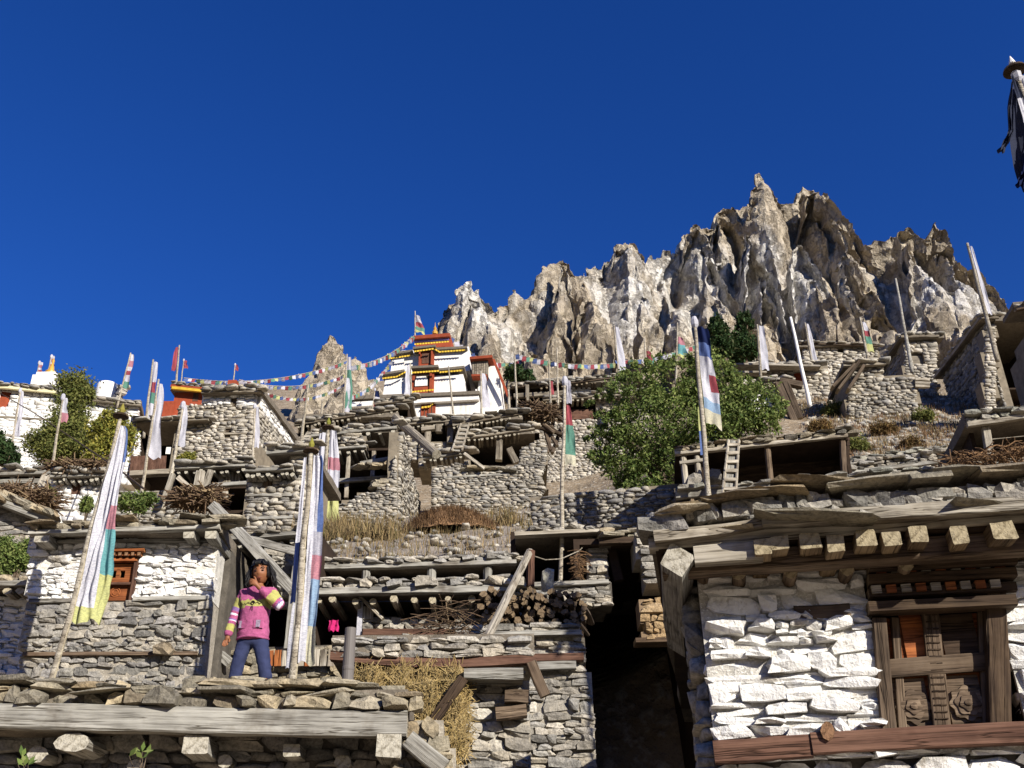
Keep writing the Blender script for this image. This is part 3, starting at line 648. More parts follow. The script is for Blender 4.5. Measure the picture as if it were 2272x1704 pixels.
xs0, xs1, zs0, zs1 = B.rect(1972, 2205, 1365, 1632, -.06)
def carved(a, b, off, w, h, seed):
    o = B.beam('shutter_rail', a, b, off, w, h, M['wood_brown'], rough=.03)
    return o
carved((2062, 1350), (2092, 1628), -.02, .1, .05, 1).rotation_euler.z += 0
carved((1972, 1484), (2200, 1468), -.015, .05, .11, 2)
for a, b in (((1985, 1372), (2003, 1628)), ((2178, 1360), (2190, 1626))): carved(a, b, -.03, .05, .04, 3)
# solid upper panels, right one coloured dark for the jamb's shadow, two more below
for l, r in ((2004, 2052), (2090, 2168)):
    o = B.box('upper_panel', l, r, 1362, 1466, -.045, .02, M['wood_dark'] if l > 2050 else M['wood_orange'], sh)
for cx, cy in ((2027, 1568), (2147, 1560)):
    c = pos(cx, cy, -.025); pn = MB(); s_ = .125
    x_0, x_1, z_0, z_1 = B.rect(cx - 44, cx + 34, cy - 62, cy + 55, -.04); pn.box(x_0, x_1, c.y + .012, c.y + .04, z_0, z_1)
    pnl = pn.build('panel', M['wood_brown'], sh)
    for ring, (rad, lobes) in enumerate(((.1, 8), (.072, 6), (.047, 5), (.02, 3))):
        n = 48; v = [(c.x, c.y - .012 - ring * .009, c.z)]; f = []
        for i in range(n):
            a = 2 * math.pi * i / n; r_ = rad * (1 + .09 * math.cos(lobes * a + ring)); v.append((c.x + r_ * math.cos(a), c.y - .007 - ring * .009, c.z + r_ * math.sin(a)))
        for i in range(n):
            a = 2 * math.pi * i / n; r_ = rad * 1.0 * (1 + .09 * math.cos(lobes * a + ring)); v.append((c.x + r_ * math.cos(a), c.y + .02, c.z + r_ * math.sin(a)))
        for i in range(n): f.append((0, 1 + (i + 1) % n, 1 + i)); f.append((1 + i, 1 + (i + 1) % n, 1 + n + (i + 1) % n, 1 + n + i))
        mesh_obj('rosette', v, f, M['wood_brown'], sh)
# carved notches along the rails
m = MB()
for t in np.linspace(.06, .94, 17):
    for sg in (-1, 1):
        q = pos(lerp(2062, 2092, t) + sg * 7, lerp(1350, 1628, t), -.02); m.box(q.x - .018, q.x + .018, q.y - .032, q.y - .02, q.z - .004 , q.z + .004)
tag(m.build('carving', M['wood_dark'], sh), kind='stuff')
# eaves
Br = B.roof((1440, 1218), (2420, 1146), .48, 6.5, M['wood_pale'], fh=.085, fdepth=.12, rows=((.04, .3, .7),), smat=M['roof_stone'], mud=M['mud'], single=40)
B.beam('fascia_log', (1452, 1196), (1760, 1156), .49, .12, .075, M['wood_pale'], Br, rough=.2, taper=.3)
B.beam('fascia_log', (1690, 1158), (2420, 1112), .52, .12, .085, M['wood_pale'], Br, rough=.16)
B.beam('plate_beam', (1470, 1262), (2420, 1195), .3, .18, .14, M['wood_brown'], Br)
B.beam('plate_beam', (1540, 1234), (1690, 1222), .45, .1, .12, M['wood_pale'], Br)
slab('ceiling', Br, B.p(1450, 1240, .55).x, B.p(2420, 1200, .55).x, -.45, 5.4, B.p(1800, 1188, .55).z - .0, B.p(1800, 1180, .55).z + .05, M['shade_brown'])
for px, py, w, h in ((1692, 1211, .11, .1), (1732, 1205, .115, .085), (1798, 1198, .125, .1), (1854, 1206, .105, .11), (1920, 1195, .12, .1), (1978, 1196, .11, .09), (2037, 1183, .1, .1), (2131, 1186, .1, .105), (2226, 1178, .13, .1), (2310, 1168, .12, .1)):
    q = B.p(px, py, .54); beam('rafter', Br, q, q + V3((RN.uniform(-.06, .02), 1.3, -.02)), w, h * 1.05, M['wood_rafter'], rough=.1, seg=3)
for px, py in ((1640, 1272), (1755, 1268), (1560, 1262), (1880, 1262), (2010, 1252)):
    q = B.p(px, py, .25); beam('rafter', Br, q, q + V3((0, .64, 0)), .09, .09, M['wood_brown'], n=9, seg=2)
q = B.p(1499, 1243, .5); beam('corner_beam', Br, q, q + V3((-.05, 2.2, -.02)), .165, .165, M['wood_grey'], roll=.62, rough=.08, seg=3)
# stones bedded on the eaves, with long flat capping slabs
lst = []
for px in np.arange(1450, 2420, 44):
    t = (px - 1450) / 970; y = lerp(1170, 1095, t) if px > 1700 else lerp(1178, 1128, (px - 1450) / 250); q = B.p(px + RN.uniform(-8, 8), y, .42)
    lst.append((q, (RN.uniform(.1, .26), .3, RN.uniform(.09, .14)), (RN.uniform(-.1, .1), RN.gauss(0, .1), RN.uniform(-.3, .3))))
for px in np.arange(1460, 2420, 30):
    t = (px - 1450) / 970; q = B.p(px, lerp(1160, 1092, t), .4)
    lst.append((q, (RN.uniform(.1, .2), .3, RN.uniform(.06, .14)), (RN.uniform(-.2, .2), RN.gauss(0, .2), RN.uniform(-.5, .5))))
put_stones('roof_stone', lst, M['grey_stone'], Br, 200)
lst = []
for px, py, w, a in ((1520, 1148, .32, -.1), (1640, 1118, .42, -.05), (1740, 1108, .3, .1), (1800, 1086, .5, .08), (1930, 1090, .62, -.04), (2040, 1082, .3, 0), (2120, 1066, .44, -.03), (2235, 1062, .45, -.04), (2340, 1055, .5, 0)):
    q = B.p(px, py, .4); lst.append((q, (w, .5, RN.uniform(.04, .065)), (.05, a * 1, RN.uniform(-.15, .15))))
put_stones('capping_slab', lst, M['roof_stone'], Br, 50)

# ---- house behind the child
D1 = House('stone_house', 'stone house with whitewashed upper wall and orange carved window behind the tall banner', 'house', 280, 1500, 11.6, 2, 'stone houses of the village', base=1.4)
w1 = (228, 304, 1219, 1333)
D1w = D1.wall([(68, 1190), (484, 1186), (470, 1332), (62, 1334)], 0, holes=[w1], ch=.072, wr=(.07, .2), mat=M['white_wall'], core=M['white_mortar'], single=280, cell=.08, depth=.14, wname='upper_wall', tilt=.1, cy=-.012)
D1.wall([(62, 1338), (470, 1336), (440, 1560), (30, 1560)], 0, ch=.072, wr=(.07, .21), mat=M['grey_stone'], core=M['pale_mortar'], single=280, cell=.08, depth=.14, wname='lower_wall', tilt=.1, cy=-.01)
xl, xr, zl, zr = D1.rect(66, 482, 1190, 1540)
m = MB(); m.box(xl, xl + .4, .4, 4, zl, zr); m.box(xr - .42, xr - .02, .4, 4, zl, zr); m.box(xl, xr, 3.7, 4, zl, zr); m.build('side_wall', M['mortar'], D1.e)
D1.beam('lacing_beam', (66, 1334), (222, 1332), .05, .06, .05, M['wood_grey']); D1.beam('lacing_beam', (296, 1330), (462, 1327), .05, .06, .05, M['wood_grey'])
D1.beam('lacing_beam', (52, 1452), (440, 1450), .05, .06, .045, M['wood_brown'])
D1.beam('wall_plate', (80, 1204), (475, 1200), .06, .09, .04, M['wood_grey'])
D1r = D1.roof((60, 1185), (486, 1172), .38, 4, M['wood_grey'], fh=.06, fdepth=.12, rows=((.075, .1, .28), (.045, .16, .36)), smat=M['roof_stone'], mud=M['mud'], single=120)
for px, py, w in ((92, 1193, .17), (420, 1184, .13), (468, 1186, .14)):
    q = D1.p(px, py, .34); beam('joist', D1r, q, q + V3((0, .9, 0)), w, .1, M['wood_grey'], seg=2)
D1.niche(*w1, 0, .3, M['shade_brown'], 'window_recess')
fr = D1.beam('window_frame', (236, 1236), (222, 1333), .02, .05, .06, M['wood_orange'], up=(0, -1, 0)); D1.beam('window_frame', (306, 1236), (291, 1333), .02, .05, .06, M['wood_red'], up=(0, -1, 0))
for yy, l, r, of in ((1222, 246, 322, .1), (1232, 250, 316, .05), (1244, 238, 306, .03)): D1.beam('lintel', (l, yy), (r, yy - 1), of, .08, .04, M['wood_orange'], rough=.02)
for i in range(5):
    q = D1.p(252 + i * 14, 1228, .12); beam('dentil', D1.e, q, q + V3((0, .1, 0)), .035, .045, M['wood_red'], seg=2)
m = MB()
for (l, r, t, b) in ((232, 300, 1251, 1266), (229, 247, 1266, 1282), (277, 296, 1266, 1282), (228, 296, 1282, 1294), (258, 266, 1262, 1282)):
    a0, a1, b0, b1 = D1.rect(l, r, t, b, -.02); m.box(a0, a1, .02, .06, b0, b1)
wp = m.build('window_panel', M['wood_orange'], D1.e)
lp = D1.box('window_panel', 224, 292, 1296, 1332, -.03, .04, M['wood_orange'])
q = D1.p(256, 1314, -.03); m = MB()
for r_ in (.055, .032): m.tube([(q.x + r_ * math.cos(a), q.y - .004, q.z + r_ * math.sin(a)) for a in np.linspace(0, 6.283, 25)], .006, 5)
m.build('rosette', M['wood_orange'], lp)
D1.beam('window_rail', (226, 1296), (294, 1295), .01, .04, .03, M['wood_red'])
q = D1.p(370, 1444, .02); stone_obj('stone', bpy.data.objects['lower_wall.001'] if 'lower_wall.001' in bpy.data.objects else D1.e, M['roof_stone'], q, (.22, .3, .13), (0, .1, 0))

# ---- neighbour at the left edge
D2 = House('stone_house', 'whitewashed stone house with two log ends under its eave, below a green bush', 'house', 20, 1480, 12.8, 4, 'stone houses of the village', base=2)
D2.wall([(-60, 1330), (72, 1332), (50, 1560), (-80, 1560)], 0, ch=.08, wr=(.1, .24), mat=M['white_stone'], core=M['white_mortar'], single=100, thick=1.5)
D2r = D2.roof((-70, 1300), (100, 1298), .4, 2.5, M['wood_grey'], fh=.07, rows=((.09, .12, .3),), smat=M['roof_stone'], mud=M['mud'], single=30)
for px in (17, 45): q = D2.p(px, 1311, .36); beam('joist', D2r, q, q + V3((0, .9, 0)), .12, .09, M['wood_pale'], n=8, seg=2)

# ---- dark byre behind the child with the notched log stair
D3 = House('byre', 'open timber byre in deep shade behind the child, notched log sloping across it', 'byre', 580, 1440, 13, -4, base=2)
D3.niche(484, 690, 1205, 1452, 0, 2.2, M['shade_brown'], 'stall')
D3.wall([(470, 1440), (760, 1440), (770, 1560), (440, 1560)], .35, ch=.1, wr=(.12, .36), mat=M['roof_stone'], core=M['mortar'], single=80, tilt=.2)
D3.beam('door_post', (484, 1220), (464, 1420), .12, .12, .1, M['wood_pale'], up=(0, -1, 0))
dl = D3.beam('door_leaf', (505, 1300), (490, 1425), .1, .22, .04, M['wood_orange'], up=(0, -1, 0))
D3r = D3.roof((470, 1200), (672, 1186), .5, 2.4, M['wood_grey'], fh=.06, rows=((.06, .12, .3),), smat=M['roof_stone'], mud=M['mud'], joists=5, jw=.08, single=40)
for a, b, w, h, of in (((474, 1122), (652, 1310), .14, .13, (.75, .95)), ((440, 1406), (512, 1474), .12, .12, (.8, .8)), ((545, 1196), (668, 1225), .1, .1, (.65, .7)), ((505, 1330), (640, 1345), .1, .08, (.3, .3)), ((600, 1205), (592, 1300), .12, .12, (.3, .3)), ((668, 1195), (640, 1440), .1, .1, (.5, .5))):
    D3.beam('timber', a, b, of, w, h, M['wood_grey'], rough=.12)
for i in range(9):
    D3.beam('fence_board', (600 + i * 17, 1442 + RN.uniform(-4, 2)), (598 + i * 17, 1478), .5 + RN.uniform(-.02, .02), .085, .025, M['wood_orange'] if i in (0, 1, 5) else M['wood_pale'], up=(0, -1, 0))
lst = []
for i in range(70):
    q = D3.p(RN.uniform(600, 668), RN.uniform(1225, 1330), RN.uniform(.1, .3)); lst.append((q, (RN.uniform(.1, .3), .25, RN.uniform(.05, .12)), (0, RN.uniform(-.2, .2), RN.uniform(0, 1))))
put_stones('rubble', lst, M['grey_stone'], D3r, 70)

# ---- gallery house in the middle
C = House('gallery_house', 'timber gallery house with two open storeys and a row of log ends under the eave', 'house', 920, 1440, 13, 0, 'stone houses of the village', base=2)
C.wall([(806, 1376), (1010, 1378), (1012, 1330), (1268, 1330), (1300, 1470), (735, 1470), (742, 1425), (806, 1425)], 0, ch=.085, wr=(.1, .3), mat=M['tan_stone'], core=M['mortar'], single=290, thick=.6, tilt=.08)
C.niche(672, 797, 1328, 1450, -.05, 1.8, M['shade_brown'], 'stall'); C.niche(832, 1008, 1330, 1384, -.05, 1.8, M['shade_brown'], 'stall')
C.box('white_board', 792, 803, 1330, 1426, .1, .04, M['cloth_white'])
for i in range(3): C.beam('board', (806 + i * 9, 1346), (806 + i * 9, 1374), .06, .05, .025, M['wood_pale'], up=(0, -1, 0))
C.beam('plank', (796, 1322), (850, 1374), .16, .1, .04, M['wood_pale'])
Cr = C.roof((676, 1318), (1142, 1311), .45, 2.6, M['wood_grey'], fh=.085, rows=((.1, .1, .26), (.05, .14, .32)), smat=M['tan_stone'], mud=M['mud'], joists=11, jw=.1, jmat=M['wood_pale'], single=110)
C.beam('handrail', (806, 1404), (1080, 1405), .1, .1, .085, M['wood_red']); C.beam('handrail', (1075, 1411), (1268, 1409), .1, .1, .08, M['wood_red'])
C.beam('post_block', (905, 1408), (902, 1428), .12, .14, .1, M['wood_grey'], up=(0, -1, 0))
C.niche(690, 1142, 1262, 1290, -.5, 2.0, M['shade_brown'], 'loft')
Cl = C.roof((700, 1263), (1146, 1250), -.2, 3.6, M['wood_grey'], fh=.06, rows=((.07, .1, .26), (.05, .12, .26)), smat=M['tan_stone'], mud=M['mud'], single=120)
for px in (812, 958, 1082): C.beam('loft_post', (px, 1258), (px, 1292), -.3, .12, .12, M['wood_grey'], n=9)
C.beam('clothes_line', (740, 1335), (1010, 1333), .1, .012, .012, M['cloth_blue'])
# ---- shed with firewood at its right
C4 = House('open_shed', 'dark open shed with slab roof and stone pier beside the pale leaning pole', 'shed', 1240, 1300, 13.6, 0, 'sheds of the village', base=3)
C4.niche(1146, 1310, 1190, 1305, 0, 2.2, M['shade_brown'], 'stall')
C4.wall([(1304, 1186), (1344, 1186), (1352, 1330), (1306, 1330)], .2, ch=.07, wr=(.1, .24), mat=M['tan_stone'], core=M['pale_mortar'], single=90, cell=.08, thick=1.2)
C4.roof((1142, 1188), (1352, 1180), .45, 3, M['wood_pale'], fh=.06, rows=((.06, .1, .26),), smat=M['tan_stone'], mud=M['mud'], single=30)
C4.wall([(1140, 1302), (1352, 1292), (1360, 1345), (1140, 1340)], .5, ch=.07, wr=(.1, .26), mat=M['tan_stone'], core=M['mortar'], single=60, wname='terrace_wall')
C4.beam('terrace_beam', (1140, 1300), (1350, 1292), .56, .1, .06, M['wood_grey'])
C4.beam('post', (1178, 1222), (1176, 1302), .75, .11, .11, M['wood_red'], n=9)
# terraces stepping down to the alley
C5 = House('terrace_wall', 'stepped rubble terrace with timber bands beside the dark alley', 'wall', 1200, 1440, 12.2, 0, base=1)
C5.wall([(1010, 1392), (1285, 1385), (1318, 1600), (1320, 1720), (990, 1720), (1000, 1470)], .0, ch=.085, wr=(.1, .3), mat=M['tan_stone'], core=M['pale_mortar'], single=240, thick=1.6, tilt=.08)
C5.beam('lacing_beam', (1100, 1462), (1295, 1458), .1, .1, .09, M['wood_red']); C5.beam('lacing_beam', (1190, 1478), (1278, 1476), .1, .1, .1, M['wood_grey'])
C5.beam('lacing_beam', (1010, 1410), (1290, 1405), .1, .1, .06, M['wood_grey'])
# ---- hay store
C6 = House('hay_store', 'little stone hay store with sagging red-brown beam and golden hay spilling out', 'hay store', 1080, 1600, 10, 2, base=0)
C6.wall([(1008, 1492), (1155, 1484), (1176, 1590), (1172, 1790), (960, 1790), (985, 1620)], 0, ch=.085, wr=(.12, .36), mat=M['tan_stone'], core=M['pale_mortar'], single=200, thick=1.4, tilt=.1)
C6.beam('lintel_log', (734, 1458), (1190, 1462), .1, .13, .09, M['wood_red'], bend=-.06, rough=.12)
C6.niche(785, 1010, 1472, 1640, -.15, 1.2, M['shade_brown'], 'stall')
C6.beam('cap_plank', (1030, 1502), (1160, 1500), .2, .3, .1, M['wood_grey'], rough=.1)
C6.wall([(738, 1410), (1180, 1412), (1186, 1458), (735, 1456)], .12, ch=.08, wr=(.12, .34), mat=M['tan_stone'], core=M['mud'], single=120, wname='terrace', thick=1.5)
for a, b, w in (((1178, 1470), (1210, 1545), .1), ((1120, 1545), (1172, 1548), .13), ((1100, 1585), (1168, 1578), .12)): C6.beam('timber', a, b, .14, w, w, M['wood_brown'])
C6.beam('brace', (1028, 1505), (960, 1605), .35, .1, .1, M['wood_dark'])
lst = []
# ------------------------------------------------------------------ houses further up the hill
M['cream_trim'] = plain('cream_trim', '#d9cfa6', .2, 2, .3)
GR = 'stone houses of the village'
def side(Hs, x, y0, y1, z0, z1, sgn, mat, core, ch, wr, top=None, th=.4, wname='side_wall', single=0):
    """wall receding from the facade plane along local y at local x; sgn +1 faces right"""
    poly = [(y0, z0), (y1, z0), (y1, z1 if top is None else top), (y0, z1)]
    m = MB(); xa, xb = (x - th, x - .05) if sgn > 0 else (x + .05, x + th)
    o = len(m.v); m.add([(xa, a, b) for a, b in poly] + [(xb, a, b) for a, b in poly], [(0, 1, 2, 3), (7, 6, 5, 4), (0, 4, 5, 1), (1, 5, 6, 2), (2, 6, 7, 3), (3, 7, 4, 0)])
    w = m.build(wname, core, Hs.e)
    put_stones('stone', [((x + c[1] * sgn - .03 * sgn, c[0], c[2]), (s[1], s[0], s[2]), (r[1], r[0] * 0, 0)) for c, s, r in lay(poly, [], ch, wr, Hs.rg)], mat, w, single)
    return w
MIDW = dict(mat=M['tan_stone'], core=M['far_mortar'], ch=.085, wr=(.09, .34), cell=.25, thick=2.4, depth=.22, cy=-.035)
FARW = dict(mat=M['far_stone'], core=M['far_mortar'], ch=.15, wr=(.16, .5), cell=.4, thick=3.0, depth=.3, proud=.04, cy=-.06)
MR = dict(smat=M['tan_stone'], mud=M['mud'], single=0, fh=.09, rows=((.1, .15, .45), (.07, .2, .5)), fdepth=.15)
FR = dict(smat=M['tan_stone'], mud=M['mud'], single=0, fh=.12, rows=((.16, .25, .7), (.1, .3, .7)), fdepth=.2)
wg, wb, wd, wp_ = M['wood_grey'], M['wood_brown'], M['wood_dark'], M['wood_pale']

# left group
G6 = House('mud_wall_house', 'mud walled house with sloping stone coping at the left above the bush', 'house', 20, 1290, 14.5, 10, GR, base=3)
G6.wall([(-60, 1112), (0, 1120), (60, 1150), (92, 1172), (84, 1330), (-70, 1330)], 0, ch=.1, wr=(.1, .3), mat=M['grey_stone'], core=M['mud'], single=60, thick=2, tilt=.2, proud=.0, depth=.1)
G6.beam('coping_beam', (-50, 1096), (112, 1158), .2, .14, .1, wg)
lst = [(G6.p(lerp(-40, 112, t) + RN.uniform(-6, 6), lerp(1090, 1146, t) + RN.uniform(-6, 3), RN.uniform(-.1, .3)), (RN.uniform(.15, .4), .3, RN.uniform(.06, .13)), (0, .38, RN.uniform(-.3, .3))) for t in np.linspace(0, 1, 40)]
put_stones('coping_stone', lst, M['roof_stone'], G6.e, 40)
G4 = House('stone_house', 'small whitewashed house with brown shutter under a roof stacked with brushwood', 'house', 170, 1145, 24, 4, GR, base=8)
G4.wall([(116, 1058), (228, 1056), (222, 1170), (108, 1170)], 0, holes=[(160, 182, 1062, 1098)], ch=.11, wr=(.12, .34), mat=M['white_wall'], core=M['white_mortar'], cell=.2, thick=2.5, single=0)
G4.beam('shutter', (171, 1063), (170, 1098), -.02, .26, .06, M['wood_red'], up=(0, -1, 0)); G4.beam('lintel', (156, 1061), (188, 1060), .04, .1, .08, wb)
G4r = G4.roof((110, 1058), (238, 1056), .4, 2.6, wg, joists=9, jw=.1, **MR)
G5 = House('open_shed', 'low open shed with slab roof and slanting plank at the left', 'shed', 50, 1090, 25, 6, 'sheds of the village', base=8)
G5.niche(-60, 110, 1058, 1100, 0, 2.5, M['shade_brown'], 'stall'); G5.roof((-70, 1056), (114, 1050), .4, 3, wg, **MR)
G5.beam('rail', (-60, 1071), (112, 1068), .2, .16, .12, wg)
for px in (30, 72): G5.beam('post', (px, 1056), (px - 2, 1092), .2, .14, .14, wg)
G5.beam('plank', (104, 1052), (86, 1094), .6, .22, .06, wp_)
G5.wall([(-70, 1086), (112, 1082), (106, 1180), (-80, 1180)], .1, **dict(MIDW, thick=.5))
G2 = House('open_shed', 'two-level open shed with plank panel and stacked firewood, below the tall stone house', 'shed', 470, 1130, 24, 0, 'sheds of the village', base=8)
G2.roof((386, 1040), (550, 1034), .5, 3, wg, joists=9, jw=.1, **MR); G2.niche(392, 548, 1042, 1078, 0, 2, M['shade_brown'], 'loft'); G2.niche(478, 552, 1080, 1132, 0, 2.2, M['shade_brown'], 'stall')
for i in range(9): G2.beam('board', (488 + i * 5.4, 1045), (487 + i * 5.4, 1070), .1, .055, .03, M['wood_far'], up=(0, -1, 0))
G2.beam('floor_beam', (430, 1080), (556, 1073), .45, .15, .1, wg)
for a, b in (((468, 1044), (452, 1092)), ((384, 1052), (364, 1108)), ((442, 1046), (436, 1078)), ((450, 1046), (446, 1078)), ((500, 1090), (498, 1108)), ((395, 1060), (440, 1100))): G2.beam('post', a, b, .6, .13, .13, wp_)
G2.wall([(240, 1094), (392, 1092), (395, 1120), (486, 1118), (484, 1180), (240, 1180)], .2, **dict(MIDW, thick=1.2))
G1 = House('stone_house', 'square grey stone house with a small wooden shutter beside the striped blue banner', 'house', 610, 1230, 22, -3, GR, base=6)
G1.wall([(550, 1046), (644, 1042), (648, 1008), (674, 1006), (690, 1290), (536, 1290)], 0, holes=[(585, 606, 1054, 1083)], ch=.1, wr=(.1, .34), mat=M['tan_stone'], core=M['far_mortar'], cell=.2, thick=2.5, single=0)
G1.beam('shutter', (596, 1054), (594, 1083), -.02, .22, .05, wb, up=(0, -1, 0)); G1.roof((544, 1046), (650, 1042), .4, 2.5, wg, joists=10, jw=.1, **dict(MR, rows=((.08, .15, .4),)))
for yy in (1100, 1150, 1200): G1.beam('lacing_beam', (548, yy), (676, yy - 2), .03, .07, .06, wg)
G1.roof((590, 1008), (690, 998), .3, 3, wg, **MR)

G3 = House('stone_house', 'tall stone house with white painted band under its roof and two tiny windows', 'house', 480, 1020, 42, -6, GR, base=15)
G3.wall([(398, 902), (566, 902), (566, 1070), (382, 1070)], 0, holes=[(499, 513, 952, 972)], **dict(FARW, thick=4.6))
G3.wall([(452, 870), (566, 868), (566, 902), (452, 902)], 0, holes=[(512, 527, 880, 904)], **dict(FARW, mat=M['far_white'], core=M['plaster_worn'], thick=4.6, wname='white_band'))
x0, x1, z0, z1 = G3.rect(398, 566, 868, 1060)
side(G3, x1, .2, 5.6, z0, G3.p(566, 902).z, 1, M['far_stone'], M['far_mortar'], .2, (.22, .6)); side(G3, x1 + .01, .2, 5.6, G3.p(566, 902).z + .01, z1, 1, M['far_white'], M['plaster_worn'], .2, (.22, .6))
G3.beam('window_frame', (506, 951), (506, 973), -.05, .3, .08, M['wood_far_dark'], up=(0, -1, 0)); G3.beam('window_frame', (519, 880), (519, 904), -.05, .3, .1, M['wood_far_dark'], up=(0, -1, 0))
G3r = G3.roof((446, 872), (578, 869), .5, 6, M['wood_far'], **FR)
for yy in (930, 962, 992): G3.beam('lacing_beam', (398, yy + 2), (566, yy), .06, .1, .09, M['wood_far'])
G3.roof((300, 938), (462, 932), .6, 2, M['wood_far'], **dict(FR, rows=((.1, .3, .7),)))

# gate lane with the orange doorway
EN = House('gateway', 'covered gateway with orange doorway and red-brown plank gate below the red shrine', 'gate', 345, 1040, 48, 3, base=18)
EN.niche(312, 398, 930, 1046, -.3, 2.5, M['shade_brown'], 'passage'); EN.wall([(292, 925), (313, 925), (308, 1060), (286, 1060)], 0, **dict(FARW, mat=M['far_white'], thick=2))
EN.beam('door_frame', (349, 976), (344, 1010), 0, .2, .2, M['red_wood'], up=(0, -1, 0)); EN.beam('lintel', (346, 975), (382, 973), 0, .2, .25, M['yellow_cloth']); EN.box('notice', 368, 378, 992, 1007, 0, .05, M['plaster'])
for i in range(9): EN.beam('gate_board', (298 + i * 8, 1012), (294 + i * 8.2, 1050), .5, .34, .06, M['wood_red'], up=(0, -1, 0))
EN.roof((292, 940), (398, 936), .5, 3, M['wood_far'], **FR); EN.beam('rail', (300, 942), (395, 938), .4, .3, .25, M['wood_far_dark'])
EN.beam('floor_beam', (290, 1052), (400, 1048), .7, .4, .3, M['wood_far'])

# ruined houses in the middle
F4 = House('ruined_house', 'ruined stone house with open dark gallery and a tall sunlit side wall', 'house', 800, 1185, 29, 0, GR, base=8)
F4.wall([(700, 1220), (712, 1150), (735, 1120), (770, 1118), (800, 1098), (830, 1094), (846, 1070), (864, 1060), (880, 1000), (884, 1290), (696, 1290)], 0, **MIDW)
xr = F4.p(883, 1100).x; zt = F4.p(884, 956).z; zb = F4.p(884, 1290).z
side(F4, xr + .02, .1, 6.4, zb, zt, 1, M['tan_stone'], M['far_mortar'], .095, (.1, .34))
F4.niche(700, 866, 1000, 1125, -1.2, 3.0, M['shade_brown'], 'gallery')
F4.roof((600, 1006), (812, 992), -.7, 4, wg, joists=12, jw=.12, **MR); F4.roof((690, 968), (880, 950), -.9, 4, wg, joists=8, jw=.13, **MR)
F4.wall([(760, 950), (800, 940), (812, 995), (762, 998)], -1.0, **dict(MIDW, thick=.6, wname='pier'))
for a, b in (((774, 1004), (768, 1105)), ((700, 1000), (690, 1090)), ((830, 1002), (826, 1080))): F4.beam('post', a, b, -1.0, .13, .13, wp_)
for a, b in (((740, 1068), (870, 1060)), ((800, 1030), (880, 1015))): F4.beam('timber', a, b, -.9, .14, .14, wg)
lst = [(F4.p(RN.uniform(790, 868), RN.uniform(1022, 1036), -RN.uniform(.1, .9)), (RN.uniform(.2, .6), .4, .1), (0, -.12, RN.uniform(0, 1))) for i in range(7)] + [(F4.p(RN.uniform(828, 868), RN.uniform(1066, 1082), -RN.uniform(.1, .6)), (RN.uniform(.2, .6), .4, .1), (0, -.12, RN.uniform(0, 1))) for i in range(9)]
put_stones('slab', lst, M['roof_stone'], F4.e, 42)
F2 = House('ruined_wall', 'broad sunlit rubble wall with a broken tower end beyond the brown brush mound', 'wall', 1060, 1140, 34, 0, base=9)
F2.wall([(958, 1040), (1040, 1026), (1045, 1046), (1090, 1050), (1150, 1032), (1155, 998), (1195, 978), (1214, 996), (1214, 1020), (1202, 1058), (1212, 1086), (1194, 1112), (1180, 1170), (1180, 1270), (958, 1280)], 0, holes=[(1123, 1130, 1075, 1087)], **MIDW)
F2.beam('coping_timber', (985, 1060), (1130, 1052), .05, .1, .08, wg); F2.beam('coping_timber', (1030, 1006), (1075, 1040), .3, .12, .1, wp_)
lst = [(F2.p(px, 1044 + RN.uniform(-4, 4), RN.uniform(-.6, .2)), (RN.uniform(.3, .7), .5, .1), (0, RN.uniform(-.1, .1), RN.uniform(0, 1))) for px in np.arange(1045, 1150, 7)]
put_stones('slab', lst, M['roof_stone'], F2.e, 30)
F5 = House('timber_house', 'upper row of dark timber galleries on posts below the monastery', 'house', 1020, 1020, 43, 0, GR, base=16)
F5.roof((868, 944), (1012, 934), .6, 4, M['wood_far'], joists=16, jw=.14, **FR); F5.roof((1004, 944), (1160, 918), 1.0, 4.5, M['wood_far'], joists=18, jw=.14, **FR)
F5.niche(928, 1010, 944, 986, 0, 3, M['shade_brown'], 'gallery'); F5.niche(1034, 1194, 966, 1030, -.2, 3, M['shade_brown'], 'gallery')
F5.wall([(868, 950), (930, 946), (930, 1020), (868, 1040)], 0, **dict(FARW, thick=2)); F5.wall([(930, 986), (1036, 980), (1036, 1030), (930, 1040)], .2, **dict(FARW, thick=2)); F5.wall([(1010, 948), (1180, 930), (1186, 952), (1026, 972)], .1, **dict(FARW, thick=1.2, ch=.16))
F5.roof((1026, 974), (1186, 952), .8, 4, M['wood_far'], joists=16, jw=.13, **FR)
for a, b in (((950, 946), (948, 986)), ((1000, 942), (998, 984)), ((1109, 970), (1106, 1022)), ((1130, 996), (1146, 1028)), ((1146, 930), (1148, 952)), ((975, 944), (974, 960))): F5.beam('post', a, b, .4, .3, .3, M['wood_far'])
F5.beam('corbel', (935, 954), (965, 950), .5, .3, .2, M['wood_far']); F5.beam('corbel', (988, 944), (1012, 940), .5, .3, .2, M['wood_far']); F5.beam('corbel', (1094, 970), (1124, 966), .5, .3, .2, M['wood_far'])
F5.roof((938, 1018), (1038, 1006), 1.6, 2, wg, joists=9, jw=.13, **FR)
F7 = House('timber_house', 'weathered house with slab roof and dark loft above the ruined gallery', 'house', 760, 960, 52, 0, GR, base=21)
F7.roof((652, 944), (884, 908), .6, 4, M['wood_far'], joists=18, jw=.15, **FR); F7.niche(665, 762, 940, 975, -.2, 2.5, M['shade_brown'], 'loft'); F7.niche(868, 905, 900, 925, -.2, 2.5, M['shade_brown'], 'loft')
F7.wall([(762, 932), (868, 910), (872, 1000), (762, 1000)], 0, holes=[(798, 818, 936, 948)], **FARW); F7.beam('floor_beam', (650, 978), (765, 962), .5, .4, .25, M['wood_far']); F7.roof((830, 898), (915, 888), .4, 3, M['wood_far'], **FR)
